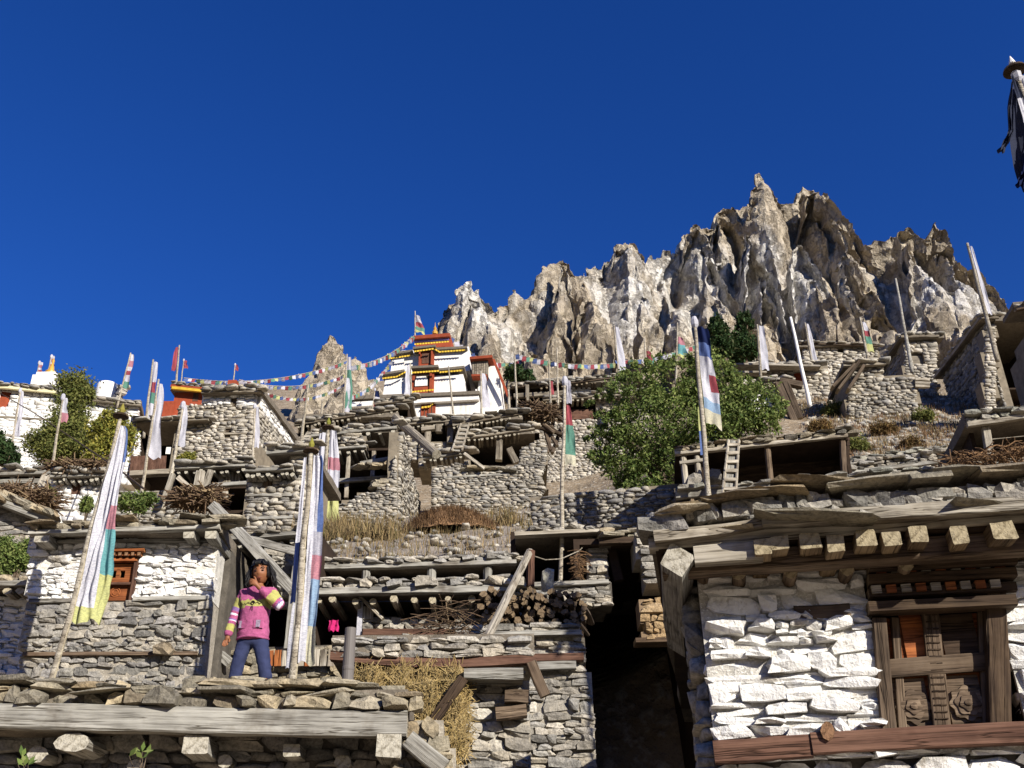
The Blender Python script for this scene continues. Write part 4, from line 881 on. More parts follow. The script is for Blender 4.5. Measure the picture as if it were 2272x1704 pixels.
for px in (695, 740): F7.beam('post', (px, 936), (px, 968), .3, .25, .25, M['wood_far'])
F7.wall([(640, 965), (768, 955), (768, 1040), (610, 1040)], -.6, **FARW)
# lean-to timbers
lt = tag(empty('lean_to', at(1215, 1000, 44)), 'collapsed lean-to of crossed grey poles beside the tower end of the ruined wall', 'lean-to')
def free_beam(name, root, a, b, D0, D1, w, mat, **kw):
    return beam(name, root, at(*a, D0) - root.location, at(*b, D1) - root.location, w, w, mat, **kw)
for a, b in (((1160, 906), (1230, 960)), ((1200, 920), (1222, 1000)), ((1208, 940), (1236, 990)), ((1180, 915), (1255, 975)), ((1228, 930), (1214, 1005)), ((1150, 935), (1250, 965)), ((1190, 890), (1260, 940)), ((1245, 950), (1225, 1005))): free_beam('pole', lt, a, b, 43, 42.4, .2, M['wood_far_dark'], n=7)

F6 = House('timber_house', 'long dark roofed house with two white panels and a brown door beside the bush', 'house', 1260, 930, 60, 0, GR, base=26)
F6.roof((1132, 862), (1262, 846), .6, 5, M['wood_far_dark'], **FR); F6.roof((1196, 858), (1372, 838), .9, 5, M['wood_far_dark'], joists=16, jw=.16, **FR); F6.niche(1136, 1258, 866, 905, 0, 3, M['shade_brown'], 'loft')
F6.wall([(1256, 850), (1372, 842), (1376, 880), (1256, 886)], 0, holes=[(1310, 1330, 846, 880)], **dict(FARW, mat=M['far_white'], core=M['plaster_worn'])); F6.beam('door', (1320, 848), (1320, 880), -.1, .8, .1, M['wood_red'], up=(0, -1, 0))
F6.roof((1205, 888), (1440, 872), 1.2, 4, M['wood_far'], joists=20, jw=.15, **FR); F6.niche(1236, 1322, 894, 934, .4, 3, M['shade_brown'], 'stall'); F6.wall([(1322, 884), (1440, 878), (1440, 1080), (1150, 1080), (1150, 940), (1322, 932)], .4, **FARW)
F6.wall([(1140, 905), (1236, 896), (1236, 1080), (1140, 1080)], .35, **FARW); F6.box('door', 1256, 1316, 908, 930, .35, .1, M['wood_red']); F6.beam('rail', (1140, 880), (1250, 872), .4, .3, .3, M['wood_far'])
for px in (1170, 1372): F6.beam('post', (px, 855), (px, 890), .6, .25, .25, M['wood_far'])

# right group
J1 = House('open_shed', 'long open shed with plank back wall and round posts beside the big green bush', 'shed', 1700, 1080, 21, -8, 'sheds of the village', base=7)
bw = None
for i in range(8): J1.beam('back_board', (1560, 1012 + i * 10), (1885, 972 + i * 10.4), -.9, .04, .13, wd, rough=.03)
J1.niche(1560, 1880, 985, 1080, -.02, 1.1, M['shade_brown'], 'stall')
J1r = J1.roof((1498, 1008), (1882, 968), .35, 2, wp_, fh=.08, rows=((.11, .14, .34), (.05, .2, .4)), smat=M['roof_stone'], mud=M['shade_brown'], single=80)  # dark slab colour stands in for the shade under the roof
for a, b in (((1702, 990), (1710, 1072)), ((1868, 970), (1874, 1062)), ((1516, 1014), (1522, 1080)), ((1546, 1012), (1554, 1076)), ((1562, 1008), (1572, 1080))): J1.beam('post', a, b, .2, .14, .14, wp_ if a[0] < 1560 else wb, n=9)
J1.beam('rail', (1508, 1028), (1560, 1022), .22, .12, .08, wp_)
J1f = J1.roof((1500, 1106), (2110, 1056), .75, 1.6, wg, fh=.18, rows=((.08, .14, .5),), smat=M['slate'], mud=M['mud'], joists=26, jw=.09, single=110)
J1.wall([(1500, 1110), (2110, 1062), (2130, 1140), (1510, 1180)], .3, **dict(MIDW, thick=.6))
for px, py in ((1540, 1068), (1580, 1062)): stone_obj('boulder', J1.e, M['tan_stone'], J1.p(px, py, .45), (.36, .35, .26))
J11 = House('stone_parapet', 'low parapet of stacked flat stones at the foot of the grassy bank', 'parapet', 1990, 1050, 23, -8, base=9)
J11.roof((1876, 1052), (2110, 1024), .2, 1.0, wg, fh=.1, rows=((.1, .15, .35), (.09, .15, .35), (.09, .15, .35)), smat=M['tan_stone'], mud=M['mud'], single=80)
J11.roof((1890, 1030), (2100, 1004), -.8, 2.0, wg, fh=.08, rows=((.09, .15, .35), (.07, .15, .35)), smat=M['slate'], mud=M['mud'], single=40)
J11.wall([(1876, 1052), (2110, 1026), (2130, 1090), (1880, 1110)], .05, **dict(MIDW, thick=.8))
J10 = House('open_shed', 'dark open shed with weathered post and thick slab roof at the right', 'shed', 2230, 1020, 18, -10, 'sheds of the village', base=7.5)
J10.niche(2168, 2330, 945, 1040, -.2, 2, M['shade_brown'], 'stall'); J10.roof((2148, 945), (2340, 918), .35, 3, wp_, fh=.1, rows=((.12, .15, .4), (.1, .15, .4)), smat=M['slate'], mud=M['mud'], single=50)
J10.beam('post', (2186, 950), (2202, 1040), .15, .14, .14, wp_); J10.wall([(2100, 1042), (2340, 1010), (2360, 1120), (2110, 1120)], .5, **dict(MIDW, mat=M['slate'], thick=1.6))
J10.beam('wire', (2195, 975), (2300, 965), .15, .015, .015, wp_)
J3 = House('stone_house', 'whitewashed house with leaning timbers at its corner, half hidden by the big bush', 'house', 1700, 950, 40, -4, GR, base=19)
J3.wall([(1640, 858), (1722, 852), (1748, 960), (1748, 1010), (1640, 1010)], 0, **dict(FARW, mat=M['far_white'], core=M['plaster_worn'])); J3.wall([(1748, 880), (1762, 900), (1772, 1010), (1748, 1010)], -.6, **FARW)
J3.roof((1630, 862), (1734, 848), .5, 3, M['wood_far'], joists=10, jw=.14, **FR)
for a, b in (((1726, 850), (1762, 936)), ((1742, 850), (1776, 930)), ((1730, 846), (1780, 856))): J3.beam('timber', a, b, .5, .3, .3, M['wood_far_dark'])
J4 = House('stone_house', 'pale stone house with a red shutter and roof planks behind the bare white pole', 'house', 1760, 915, 45, -4, GR, base=21)
J4.wall([(1700, 818), (1836, 816), (1850, 960), (1700, 960)], 0, holes=[(1762, 1788, 826, 852)], **FARW); J4.box('shutter', 1762, 1788, 826, 852, -.1, .1, M['red_wood']); J4.roof((1630, 820), (1822, 812), .6, 3.5, M['wood_far'], **FR); J4.beam('roof_plank', (1632, 812), (1818, 816), .8, .5, .12, wp_); J4.beam('roof_plank', (1620, 829), (1700, 829), .8, .4, .12, wp_)
J4.niche(1640, 1700, 830, 850, 0, 2, M['shade_brown'], 'loft')
J5 = House('stone_house', 'long tan stone house with a single tiny window under the crag', 'house', 1860, 830, 58, -4, GR, base=28)
J5.wall([(1778, 760), (1946, 764), (1950, 900), (1790, 900)], 0, holes=[(1857, 1871, 773, 785)], **FARW); J5.niche(1856, 1872, 772, 786, -.2, 1, M['shade_brown'], 'window'); J5.roof((1772, 762), (1950, 768), .5, 4, M['wood_far_dark'], **dict(FR, rows=((.12, .3, .7),)))
def left_side_house(label, px, ptop, pbot, D, depth, pr, base, name='stone_house', yaw=0, door=None):
    h = House(name, label, 'house', px, pbot, D, yaw, GR, base=base)
    z0, z1 = h.p(px, pbot + 150).z, h.p(px, ptop).z; x0, x1 = h.p(px, ptop).x, h.p(pr, ptop).x
    hl = [door] if door else []
    h.wall([(px, ptop), (pr, ptop + 4), (pr, pbot + 150), (px, pbot + 150)], 0, holes=hl, **dict(FARW, thick=.6))
    side(h, x0, .2, depth, z0, z1, -1, M['grey_stone'], M['far_mortar'], .2, (.22, .6))  # left side in darker grey stone, carrying its shade in the colour
    rf = slab('roof', h.e, x0 - .25, x1 + .3, -.35, depth + .3, z1, z1 + .22, M['mud']); beam('fascia_beam', rf, (x0 - .3, -.38, z1 + .08), (x1, -.38, z1 + .08), .15, .16, M['wood_far']); beam('fascia_beam', rf, (x0 - .3, -.36, z1 + .08), (x0 - .3, depth + .3, z1 + .08), .15, .16, M['wood_far'])
    put_stones('roof_stone', [((RN.uniform(x0 - .2, x1 + .2), -.3 + RN.uniform(0, .3), z1 + .25), (RN.uniform(.3, .7), .5, .14), (0, 0, RN.uniform(0, 3))) for _ in range(30)] + [((x0 - .2 + RN.uniform(0, .2), RN.uniform(-.2, depth), z1 + .25), (RN.uniform(.3, .7), .5, .14), (0, 0, RN.uniform(0, 3))) for _ in range(30)], M['tan_stone'], rf, 0)
    if door: h.box('door', *door, -.15, .1, M['wood_far'])
    return h, x0, x1, z0, z1
J6, *q6 = left_side_house('stone hut with a pale plank door beside the thin bare mast', 2006, 758, 835, 46, 4.2, 2078, 21, door=(2022, 2050, 782, 812))
J7, *q7 = left_side_house('big dark sided house with a sunlit corner behind the leaning white banner', 2184, 718, 805, 40, 5.2, 2208, 20)
J7.niche(2212, 2330, 724, 860, -.3, 3.5, M['shade_brown'], 'stall'); slab('roof', J7.e, J7.p(2200, 718).x, J7.p(2330, 718).x, -.4, 4, J7.p(2250, 722).z + .04, J7.p(2250, 716).z + .18, M['mud'])  # dark box and slab added in place of the shaded front wall
J8 = House('stone_house', 'dark roof corner of a house at the right edge above the leaning white banner', 'house', 2300, 700, 31, -6, GR, base=15)
J8.wall([(2310, 690), (2400, 690), (2400, 900), (2330, 900)], 0, **dict(FARW, thick=3)); J8.roof((2256, 688), (2420, 655), .1, 1.2, wd, **MR)
J9 = House('stone_house', 'tumbledown stone hut with slanting boards on the dry bank', 'house', 1920, 840, 39, -4, GR, base=17)
J9.wall([(1880, 808), (1958, 806), (1960, 840), (2030, 836), (2036, 930), (1880, 930)], 0, **dict(FARW, mat=M['tan_stone'], ch=.12, wr=(.12, .4))); J9.roof((1872, 812), (1966, 808), .4, 3, M['wood_far'], **dict(FR, rows=((.14, .25, .6),)))
for a, b in (((1905, 806), (1858, 868)), ((1894, 812), (1846, 862)), ((1915, 815), (1880, 868))): J9.beam('board', a, b, .6, .5, .12, M['wood_far_dark'])
for yy in (842, 850, 857): J9.beam('rail', (2030, yy), (2062, yy + 1), .2, .15, .12, wp_)

# ------------------------------------------------------------------ monastery group
HW = House('long_white_house', 'long whitewashed monastery house with flat roof behind the olive willow', 'house', 150, 1010, 56, 14, 'monastery buildings', base=21)
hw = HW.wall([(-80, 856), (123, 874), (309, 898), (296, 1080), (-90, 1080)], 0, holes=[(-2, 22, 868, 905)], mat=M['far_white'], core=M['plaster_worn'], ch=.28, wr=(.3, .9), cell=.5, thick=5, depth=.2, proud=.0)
HW.box('shutter', -2, 22, 868, 905, -.1, .12, M['red_wood'])
HW.roof((-90, 852), (125, 872), .5, 6, M['cream_trim'], **dict(FR, fh=.2)); HW.roof((124, 880), (312, 900), .5, 6, M['wood_far'], **FR)
for yy in (935, 975): HW.beam('lacing_beam', (-60, yy - 14), (292, yy + 8), .06, .12, .12, M['wood_far'])
RB = House('red_shrine', 'red plastered shrine with gold fringed flat roof', 'shrine', 420, 930, 60, 0, 'monastery buildings', base=26)
x0, x1, z0, z1 = RB.rect(384, 470, 856, 940); m = MB(); m.box(x0, x1 + 2, 0, 4, z0 - 2, z1); RB_w = m.build('wall', M['red_plaster'], RB.e)
RB.roof((378, 858), (512, 872), .4, 5, M['red_wood'], **dict(FR, smat=M['grey_stone'], fh=.22)); RB.beam('gold_fringe', (382, 861), (508, 874), .45, .2, .2, M['yellow_cloth'])
x0, x1, z0, z1 = RB.rect(336, 386, 893, 940); m = MB(); m.box(x0, x1, -.2, 4, z0 - 2, z1); m.build('lower_wall', M['red_plaster'], RB.e)
RB.box('chimney', 505, 524, 843, 862, -.5, .8, M['red_plaster']); RB.box('window', 428, 440, 872, 890, .02, .1, M['wood_red'])

TP = House('monastery', 'tiered white monastery with red bays and yellow fringes on the hilltop', 'monastery', 930, 925, 85, -5, base=38)
def tbox(name, l, r, t, b, off, depth, mat, batter=0.0, parent=None):
    x0, x1, z0, z1 = TP.rect(l, r, t, b, off); m = MB(); y0, y1 = -off, -off + depth; k = batter * (z1 - z0)
    m.add([(x0, y0, z0), (x1, y0, z0), (x1, y1, z0), (x0, y1, z0), (x0 + k, y0 + k, z1), (x1 - k, y0 + k, z1), (x1 - k, y1, z1), (x0 + k, y1, z1)], [(0, 3, 2, 1), (4, 5, 6, 7), (0, 1, 5, 4), (1, 2, 6, 5), (2, 3, 7, 6), (3, 0, 4, 7)])
    return m.build(name, mat, parent or TP.e)
def fringe(pts, off, h=.24):
    """gathered yellow cloth frill hanging along a roof edge"""
    for (a, b) in zip(pts, pts[1:]):
        p0, p1 = TP.p(*a, off), TP.p(*b, off); n = max(4, int((p1 - p0).length / .14)); v = []; f = []
        for i in range(n + 1):
            q = p0.lerp(p1, i / n); dy = .05 if i % 2 else -.05
            v += [q + V3((0, dy * .4, 0)), q + V3((0, dy - .06, -h + (i % 2) * .06))]
        for i in range(n): f.append((2 * i, 2 * i + 1, 2 * i + 3, 2 * i + 2))
        mesh_obj('yellow_frill', v, f, M['yellow_cloth'], TP.e)
def troof(pts, off, depth, h=.25, mat=None):
    for a, b in zip(pts, pts[1:]):
        p0, p1 = TP.p(*a, off), TP.p(*b, off); m = MB(); m.add([p0, p1, p1 + V3((0, depth, 0)), p0 + V3((0, depth, 0)), p0 + V3((0, 0, h)), p1 + V3((0, 0, h)), p1 + V3((0, depth, h)), p0 + V3((0, depth, h))], [(0, 3, 2, 1), (4, 5, 6, 7), (0, 1, 5, 4), (1, 2, 6, 5), (2, 3, 7, 6), (3, 0, 4, 7)])
        m.build('roof', mat or M['mud'], TP.e)
tbox('wall', 780, 1064, 896, 960, .0, 9, M['plaster_worn']); tbox('white_band', 775, 1062, 884, 894, .5, .6, M['plaster']); troof([(770, 886), (1064, 874)], .7, 8, .35)
tbox('wall', 850, 1030, 834, 880, -2.2, 7, M['plaster'], .06); tbox('wall', 867, 1043, 772, 828, -4.0, 6, M['plaster'], .06); tbox('lantern', 922, 1000, 752, 778, -5.5, 4, M['red_plaster'])
troof([(846, 832), (897, 824)], -1.7, 6); troof([(912, 817), (972, 814)], -1.2, 6); troof([(972, 822), (1030, 816)], -1.7, 6)
fringe([(848, 838), (880, 834), (903, 822)], -1.6); fringe([(914, 825), (974, 821)], -1.1); fringe([(976, 824), (1026, 820)], -1.6)
troof([(862, 788), (915, 780)], -3.5, 6); troof([(916, 774), (966, 769)], -3.0, 6); troof([(966, 776), (1036, 772)], -3.5, 6)
fringe([(862, 794), (910, 787)], -3.4); fringe([(920, 778), (962, 772)], -2.9); fringe([(962, 771), (975, 779), (1032, 775)], -3.4)
troof([(917, 752), (998, 746)], -5.0, 5, .4, M['red_wood']); fringe([(920, 762), (996, 756)], -4.95); tbox('painted_band', 920, 996, 751, 756, -5.3, .3, M['purple_band'])
tbox('bay', 914, 962, 824, 872, -1.9, .6, M['red_wood']); tbox('bay_recess', 921, 955, 830, 866, -1.88, .1, M['shade_brown'])  # recess is a flat plate in the dark shade colour
for nm, pts in (('chorten', ((920, 868), (922, 848), (928, 840), (940, 836), (949, 842), (950, 866))),):
    tbox('painted_shrine', 921, 948, 840, 856, -1.7, .15, M['plaster']); tbox('painted_shrine', 924, 945, 835, 841, -1.7, .15, M['plaster']); tbox('sill', 918, 958, 858, 872, -1.75, .15, M['red_wood'])
tbox('post', 903, 907, 830, 872, -1.6, .3, M['red_wood']); tbox('post', 953, 958, 828, 870, -1.6, .3, M['red_wood']); fringe([(902, 869), (962, 863)], -1.3)
tbox('bay', 930, 962, 780, 812, -3.6, .5, M['red_wood']); tbox('bay_recess', 936, 956, 784, 806, -3.56, .1, M['wood_red']); tbox('post', 929, 932, 780, 812, -3.3, .3, M['red_wood']); tbox('post', 956, 959, 778, 808, -3.3, .3, M['red_wood'])
tbox('door', 934, 966, 892, 930, .1, .2, M['red_wood'])
for px in (942, 950, 958): tbox('door_stile', px - .7, px + .7, 898, 926, .16, .1, M['wood_red'])
fringe([(936, 902), (954, 900), (964, 890)], .3); tbox('door_lintel', 932, 966, 888, 893, .35, .3, M['red_wood'])
tbox('annex_panel', 1046, 1082, 798, 832, -3.4, 3, M['wood_far']); troof([(1042, 797), (1092, 793)], -2.8, 4, .3, M['red_wood']); tbox('annex_wall', 1050, 1118, 806, 960, -3.6, 5, M['plaster_worn'], .08); troof([(1046, 834), (1080, 834)], -3.0, 1, .2, M['red_wood'])
for px in range(1048, 1082, 5): tbox('panel_board', px, px + 4, 800, 830, -3.3, .1, M['wood_far'])
beam('corner_trim', TP.e, TP.p(1095, 798, -3), TP.p(1128, 880, -3), .25, .25, M['red_plaster']); tbox('buttress', 1040, 1100, 880, 960, -1.5, 5, M['plaster_worn'], .12)
q = TP.p(965, 740, -6); m = MB()
for a, b, z in ((.28, .3, 0), (.3, .12, .25), (.12, .2, .45), (.2, .05, .7)): m.tube([q + V3((0, 0, z - .1)), q + V3((0, 0, z + .2))], [a, b], 10)
m.tube([q + V3((0, 0, .8)), q + V3((0, 0, 1.4))], [.06, .01], 6); m.build('gold_finial', M['gold'], TP.e)

# roof-top chorten and tank on the white house
def lathe(name, c, prof, mat, parent=None, n=16):
    v = []; f = []
    for z, r in prof: v += [(c[0] + r * math.cos(2 * math.pi * i / n), c[1] + r * math.sin(2 * math.pi * i / n), c[2] + z) for i in range(n)]
    for k in range(len(prof) - 1): f += [(k * n + i, k * n + (i + 1) % n, (k + 1) * n + (i + 1) % n, (k + 1) * n + i) for i in range(n)]
    f.append(tuple(range(n))[::-1]); f.append(tuple((len(prof) - 1) * n + i for i in range(n)))
    return mesh_obj(name, v, f, mat, parent)
p = at(105, 859, 56); ch_ = tag(empty('chorten', p), 'small white chorten with gold spire on the long white roof', 'chorten'); m = MB(); m.box(-.75, .75, -.7, .7, -.2, .55); m.box(-.6, .6, -.6, .6, .55, .8); m.build('base', M['plaster'], ch_)
lathe('spire', (0, 0, .8), [(0, .3), (.3, .34), (.4, .2), (.9, .06), (1.1, .1), (1.3, .02)], M['gold'], ch_)
p = at(235, 880, 58); wt = tag(empty('water_tank', p), 'white drum tank with stones stacked beside it on the long white roof', 'tank'); lathe('drum', (0, 0, -.3), [(0, .68), (1.1, .68), (1.2, .6), (1.25, .2)], M['plaster'], wt, 20)
for i in range(8): stone_obj('stone', wt, M['far_stone'], (.95 + RN.uniform(-.2, .2), RN.uniform(-.3, .3), -.2 + i * .14), (.5, .5, .2), (0, 0, RN.uniform(0, 3)))
# ------------------------------------------------------------------ banner poles
def pole(label, base, top, D, r=.03, flags=(), fin=None, Dt=None, mat=None, group='prayer banner poles', name='banner_pole', cat='banner pole', sink=.3, wrap=True):
    p0, p1 = at(*base, D), at(*top, Dt or D); e = tag(empty(name, p0), label, cat, group)
    d = p1 - p0; L = d.length; u = d.normalized()
    m = MB(); n = 9; pts = [V3((0, 0, 0)) - u * sink] + [u * (L * i / n) + V3((math.sin(i * 1.3 + base[0]) * min(r * .3, .01), 0, 0)) * (i < n) for i in range(n + 1)]
    m.tube(pts, [r] + [lerp(r, r * .6, i / n) for i in range(n + 1)], 8); m.build('pole', mat or M['wood_pale'], e, smooth=True)
    if fin:
        m = MB(); c = d
        lathe('finial_disc', c, [(-.03 * fin, .05 * fin), (0, .16 * fin), (.04 * fin, .15 * fin), (.06 * fin, .03 * fin)], M['wood_dark'], e, 12)
        lathe('finial', c, [(.05 * fin, .03 * fin), (.15 * fin, .06 * fin), (.3 * fin, .01 * fin)], M['leaf_yellow'] if fin < 1.5 else M['plaster'], e, 8)
    elif wrap and r < .07:
        lathe('top_wrap', d, [(-r * 4, r * .7), (-r * 3, r * 1.3), (-r, r * 1.4), (r * .4, r * .9), (r * .8, .3 * r)], M['cloth_white'], e, 7)
    for fl in flags:
        t0, t1 = fl['t']; w0, w1 = fl['w']; sd = fl.get('side', 1); nu, nv = fl.get('n', (10, 36)); bands = fl['bands']; V = []; Fc = []; mi = []; mats = []; sg = RN.uniform(0, 6)
        off = fl.get('off', 0.0)
        for j in range(nv + 1):
            v = j / nv; c = d * lerp(t0, t1, v); w = lerp(w0, w1, v ** fl.get('p', .6))
            for i in range(nu + 1):
                q = i / nu; fo = fl.get('folds', 1.5)
                dy = (noise.noise(V3((q * fo * 2.2 + sg, v * 2.6, sg))) * .34 + noise.noise(V3((q * fo * 5 + v * 2, v * 7 + sg, 3))) * .12) * w + math.sin(5 * v + sg) * w * .14 * q
                dx = sd * (r * .9 + w * (q + (.07 * math.sin(9 * v + 4 * q + sg) + .05 * noise.noise(V3((q * 3, v * 14, sg)))) * q) + off * v); dz = -w * fl.get('droop', .15) * q + math.sin(7 * q + sg) * .02 * w * 6 * (v > .97)
                V.append(c + V3((dx, dy - .3 * r, dz)))
        for j in range(nv):
            for i in range(nu):
                a = j * (nu + 1) + i; Fc.append((a, a + 1, a + nu + 2, a + nu + 1)); q, v = (i + .5) / nu, (j + .5) / nv
                bl = bands(q, v) if callable(bands) else next(mm for vv, mm in bands if v <= vv)
                if bl not in mats: mats.append(bl)
                mi.append(mats.index(bl))
        mesh_obj('flag', V, Fc, None, e, True, [M['cloth_' + x] for x in mats], mi)
    return e
def b1(q, v):
    if q < .6 or q > .6 and v < .2 and q < .8: return 'white' if v < .93 else 'yellow'
    return 'blue' if v < .2 else 'white' if v < .43 else 'pink' if v < .55 else 'teal' if v < .77 else 'yellow'
pole('tall wooden pole with long white, pink, teal and yellow banner on the low roof', (118, 1503), (268, 925), 9.8, .034, [dict(t=(.96, .2), w=(.05, .3), bands=b1, folds=2.2, n=(22, 60), p=.55)], fin=.55)
def b2(q, v):
    if q < .35: return 'white'
    return ('white' if q < .6 else 'blue') if v < .38 else 'grey' if v < .5 else 'pink' if v < .62 else 'lightblue' if v < .84 else 'cream'
pole('tall peeling pole with white, blue, red and cream banner beside the child', (652, 1498), (690, 1002), 9.9, .042, [dict(t=(.98, .05), w=(.09, .17), bands=b2, folds=1.8, n=(16, 60), p=.4), dict(t=(.97, .3), w=(.03, .055), bands=[(.6, 'white'), (1, 'navy')], side=-1, folds=1, n=(6, 30)), dict(t=(.3, .03), w=(.02, .05), bands=[(1, 'white')], side=-1, n=(4, 12))], fin=.55)
pole('banner pole with white and yellow cloth and round cap before the ruined gallery', (712, 1215), (728, 950), 27, .07, [dict(t=(.98, .22), w=(.2, .42), bands=[(.3, 'white'), (.45, 'pink'), (.65, 'white'), (1, 'yellow')], folds=2), dict(t=(.96, .1), w=(.2, .35), bands=[(.7, 'white'), (1, 'pink')], side=-1)], fin=1.2)
pole('slim pole with red, green and cream banner by the firewood', (1243, 1318), (1253, 838), 13.4, .036, [dict(t=(.86, .57), w=(.04, .17), bands=[(.34, 'red'), (.84, 'green'), (1, 'cream')], folds=1.2), dict(t=(.985, .87), w=(.05, .08), bands=[(1, 'grey')])])
def b5(q, v):
    if v > .48 and v < .64 and q > .6: return 'red'
    return 'navy' if v < .16 else 'blue' if v < .31 else 'white' if v < .75 else 'lightblue' if v < .87 else 'cream'  # navy top is the blue cloth with its shadow coloured in
pole('pole with blue, white, red and cream banner before the big bush', (1574, 1122), (1540, 706), 20, .065, [dict(t=(.955, .42), w=(.2, .36), bands=b5, folds=1.3, droop=.6, p=.5), dict(t=(.5, .25), w=(.02, .05), bands=[(.5, 'yellow'), (1, 'blue')], side=-1, n=(3, 12))])
pole('bare white painted pole leaning over the red shutter house', (1802, 922), (1754, 704), 42, .11, mat=M['plaster'])
pole('leaning pole with narrow white banner before the dark sided house', (2210, 788), (2146, 540), 37, .1, [dict(t=(.97, .35), w=(.08, .2), bands=[(1, 'white')], folds=1)], mat=M['wood_pale'])
pole('thin dark mast with a crosspiece beside the plank door hut', (2022, 815), (1987, 618), 44, .1, mat=M['wood_grey'])
B.wall([(2418, 1215), (2720, 1195), (2740, 1640), (2420, 1660)], 0, ch=.15, wr=(.2, .5), mat=M['white_stone'], core=M['white_mortar'], single=0, thick=.45)
B.roof((2415, 1146), (2740, 1122), .48, 5.6, M['wood_pale'], fh=.085, rows=((.1, .2, .5), (.06, .3, .6)), smat=M['roof_stone'], mud=M['mud'], single=0)
e9 = pole('banner pole with white spike, dark disc and hanging dark cloth above the whitewashed house', (2600, 1090), (2252, 158), 7.2, .035, [dict(t=(.985, .72), w=(.03, .1), bands=[(.25, 'dark'), (.5, 'white'), (1, 'dark')], side=-1, folds=1.5, droop=.3), dict(t=(.985, .55), w=(.03, .14), bands=[(.15, 'white'), (.6, 'dark'), (1, 'navy')], folds=2), dict(t=(.84, .77), w=(.06, .12), bands=[(1, 'dark')], side=-1, droop=1.2, n=(4, 8), off=.1)], Dt=7.2)
def hang(pts, ws, bands, Dd):
    V = []; Fc = []; mi = []; n = 24; nu = 6
    for j in range(n + 1):
        x = j / n * (len(pts) - 1); i = min(int(x), len(pts) - 2); t = x - i; px, py = lerp(pts[i][0], pts[i + 1][0], t), lerp(pts[i][1], pts[i + 1][1], t); w = lerp(ws[i], ws[i + 1], t)
        for u in range(nu + 1): V.append(at(px + w * (u / nu - .5), py + 4 * math.sin(u * 1.7 + j), Dd + .05 * math.sin(u * 2.1 + j * .3)) - e9.location)
    mats = []
    for j in range(n):
        for u in range(nu):
            a = j * (nu + 1) + u; Fc.append((a, a + 1, a + nu + 2, a + nu + 1)); b = bands(u / nu, j / n)
            if b not in mats: mats.append(b)
            mi.append(mats.index(b))
    mesh_obj('hanging_cloth', V, Fc, None, e9, True, [M['cloth_' + b] for b in mats], mi)
hang([(2258, 168), (2262, 230), (2268, 300), (2280, 370), (2300, 430)], [14, 40, 58, 64, 60], lambda u, v: ('white' if v < .1 else 'dark') if u < .62 else ('white' if .12 < v < .55 else 'navy'), 7.25)
hang([(2246, 180), (2240, 240), (2243, 290), (2230, 320), (2219, 338)], [4, 10, 12, 12, 16], lambda u, v: 'dark', 7.2)
hang([(2290, 330), (2275, 380), (2263, 415)], [30, 16, 22], lambda u, v: 'navy', 7.15)
c = at(2252, 158, 7.2) - e9.location; lathe('finial_disc', c, [(-.02, .03), (0, .11), (.03, .1), (.045, .03)], M['wood_dark'], e9, 16); lathe('finial', c, [(.04, .02), (.07, .012), (.1, .035), (.2, .004)], M['plaster'], e9, 10)
P = lambda bands, t=(.97, .4), w=(.3, .5), **k: dict(t=t, w=(w[0] * .6, w[1] * .62), bands=bands, n=(5, 16), **k)
wht = [(1, 'white')]; mult = [(.2, 'white'), (.35, 'pink'), (.5, 'white'), (.65, 'red'), (.8, 'white'), (1, 'green')]
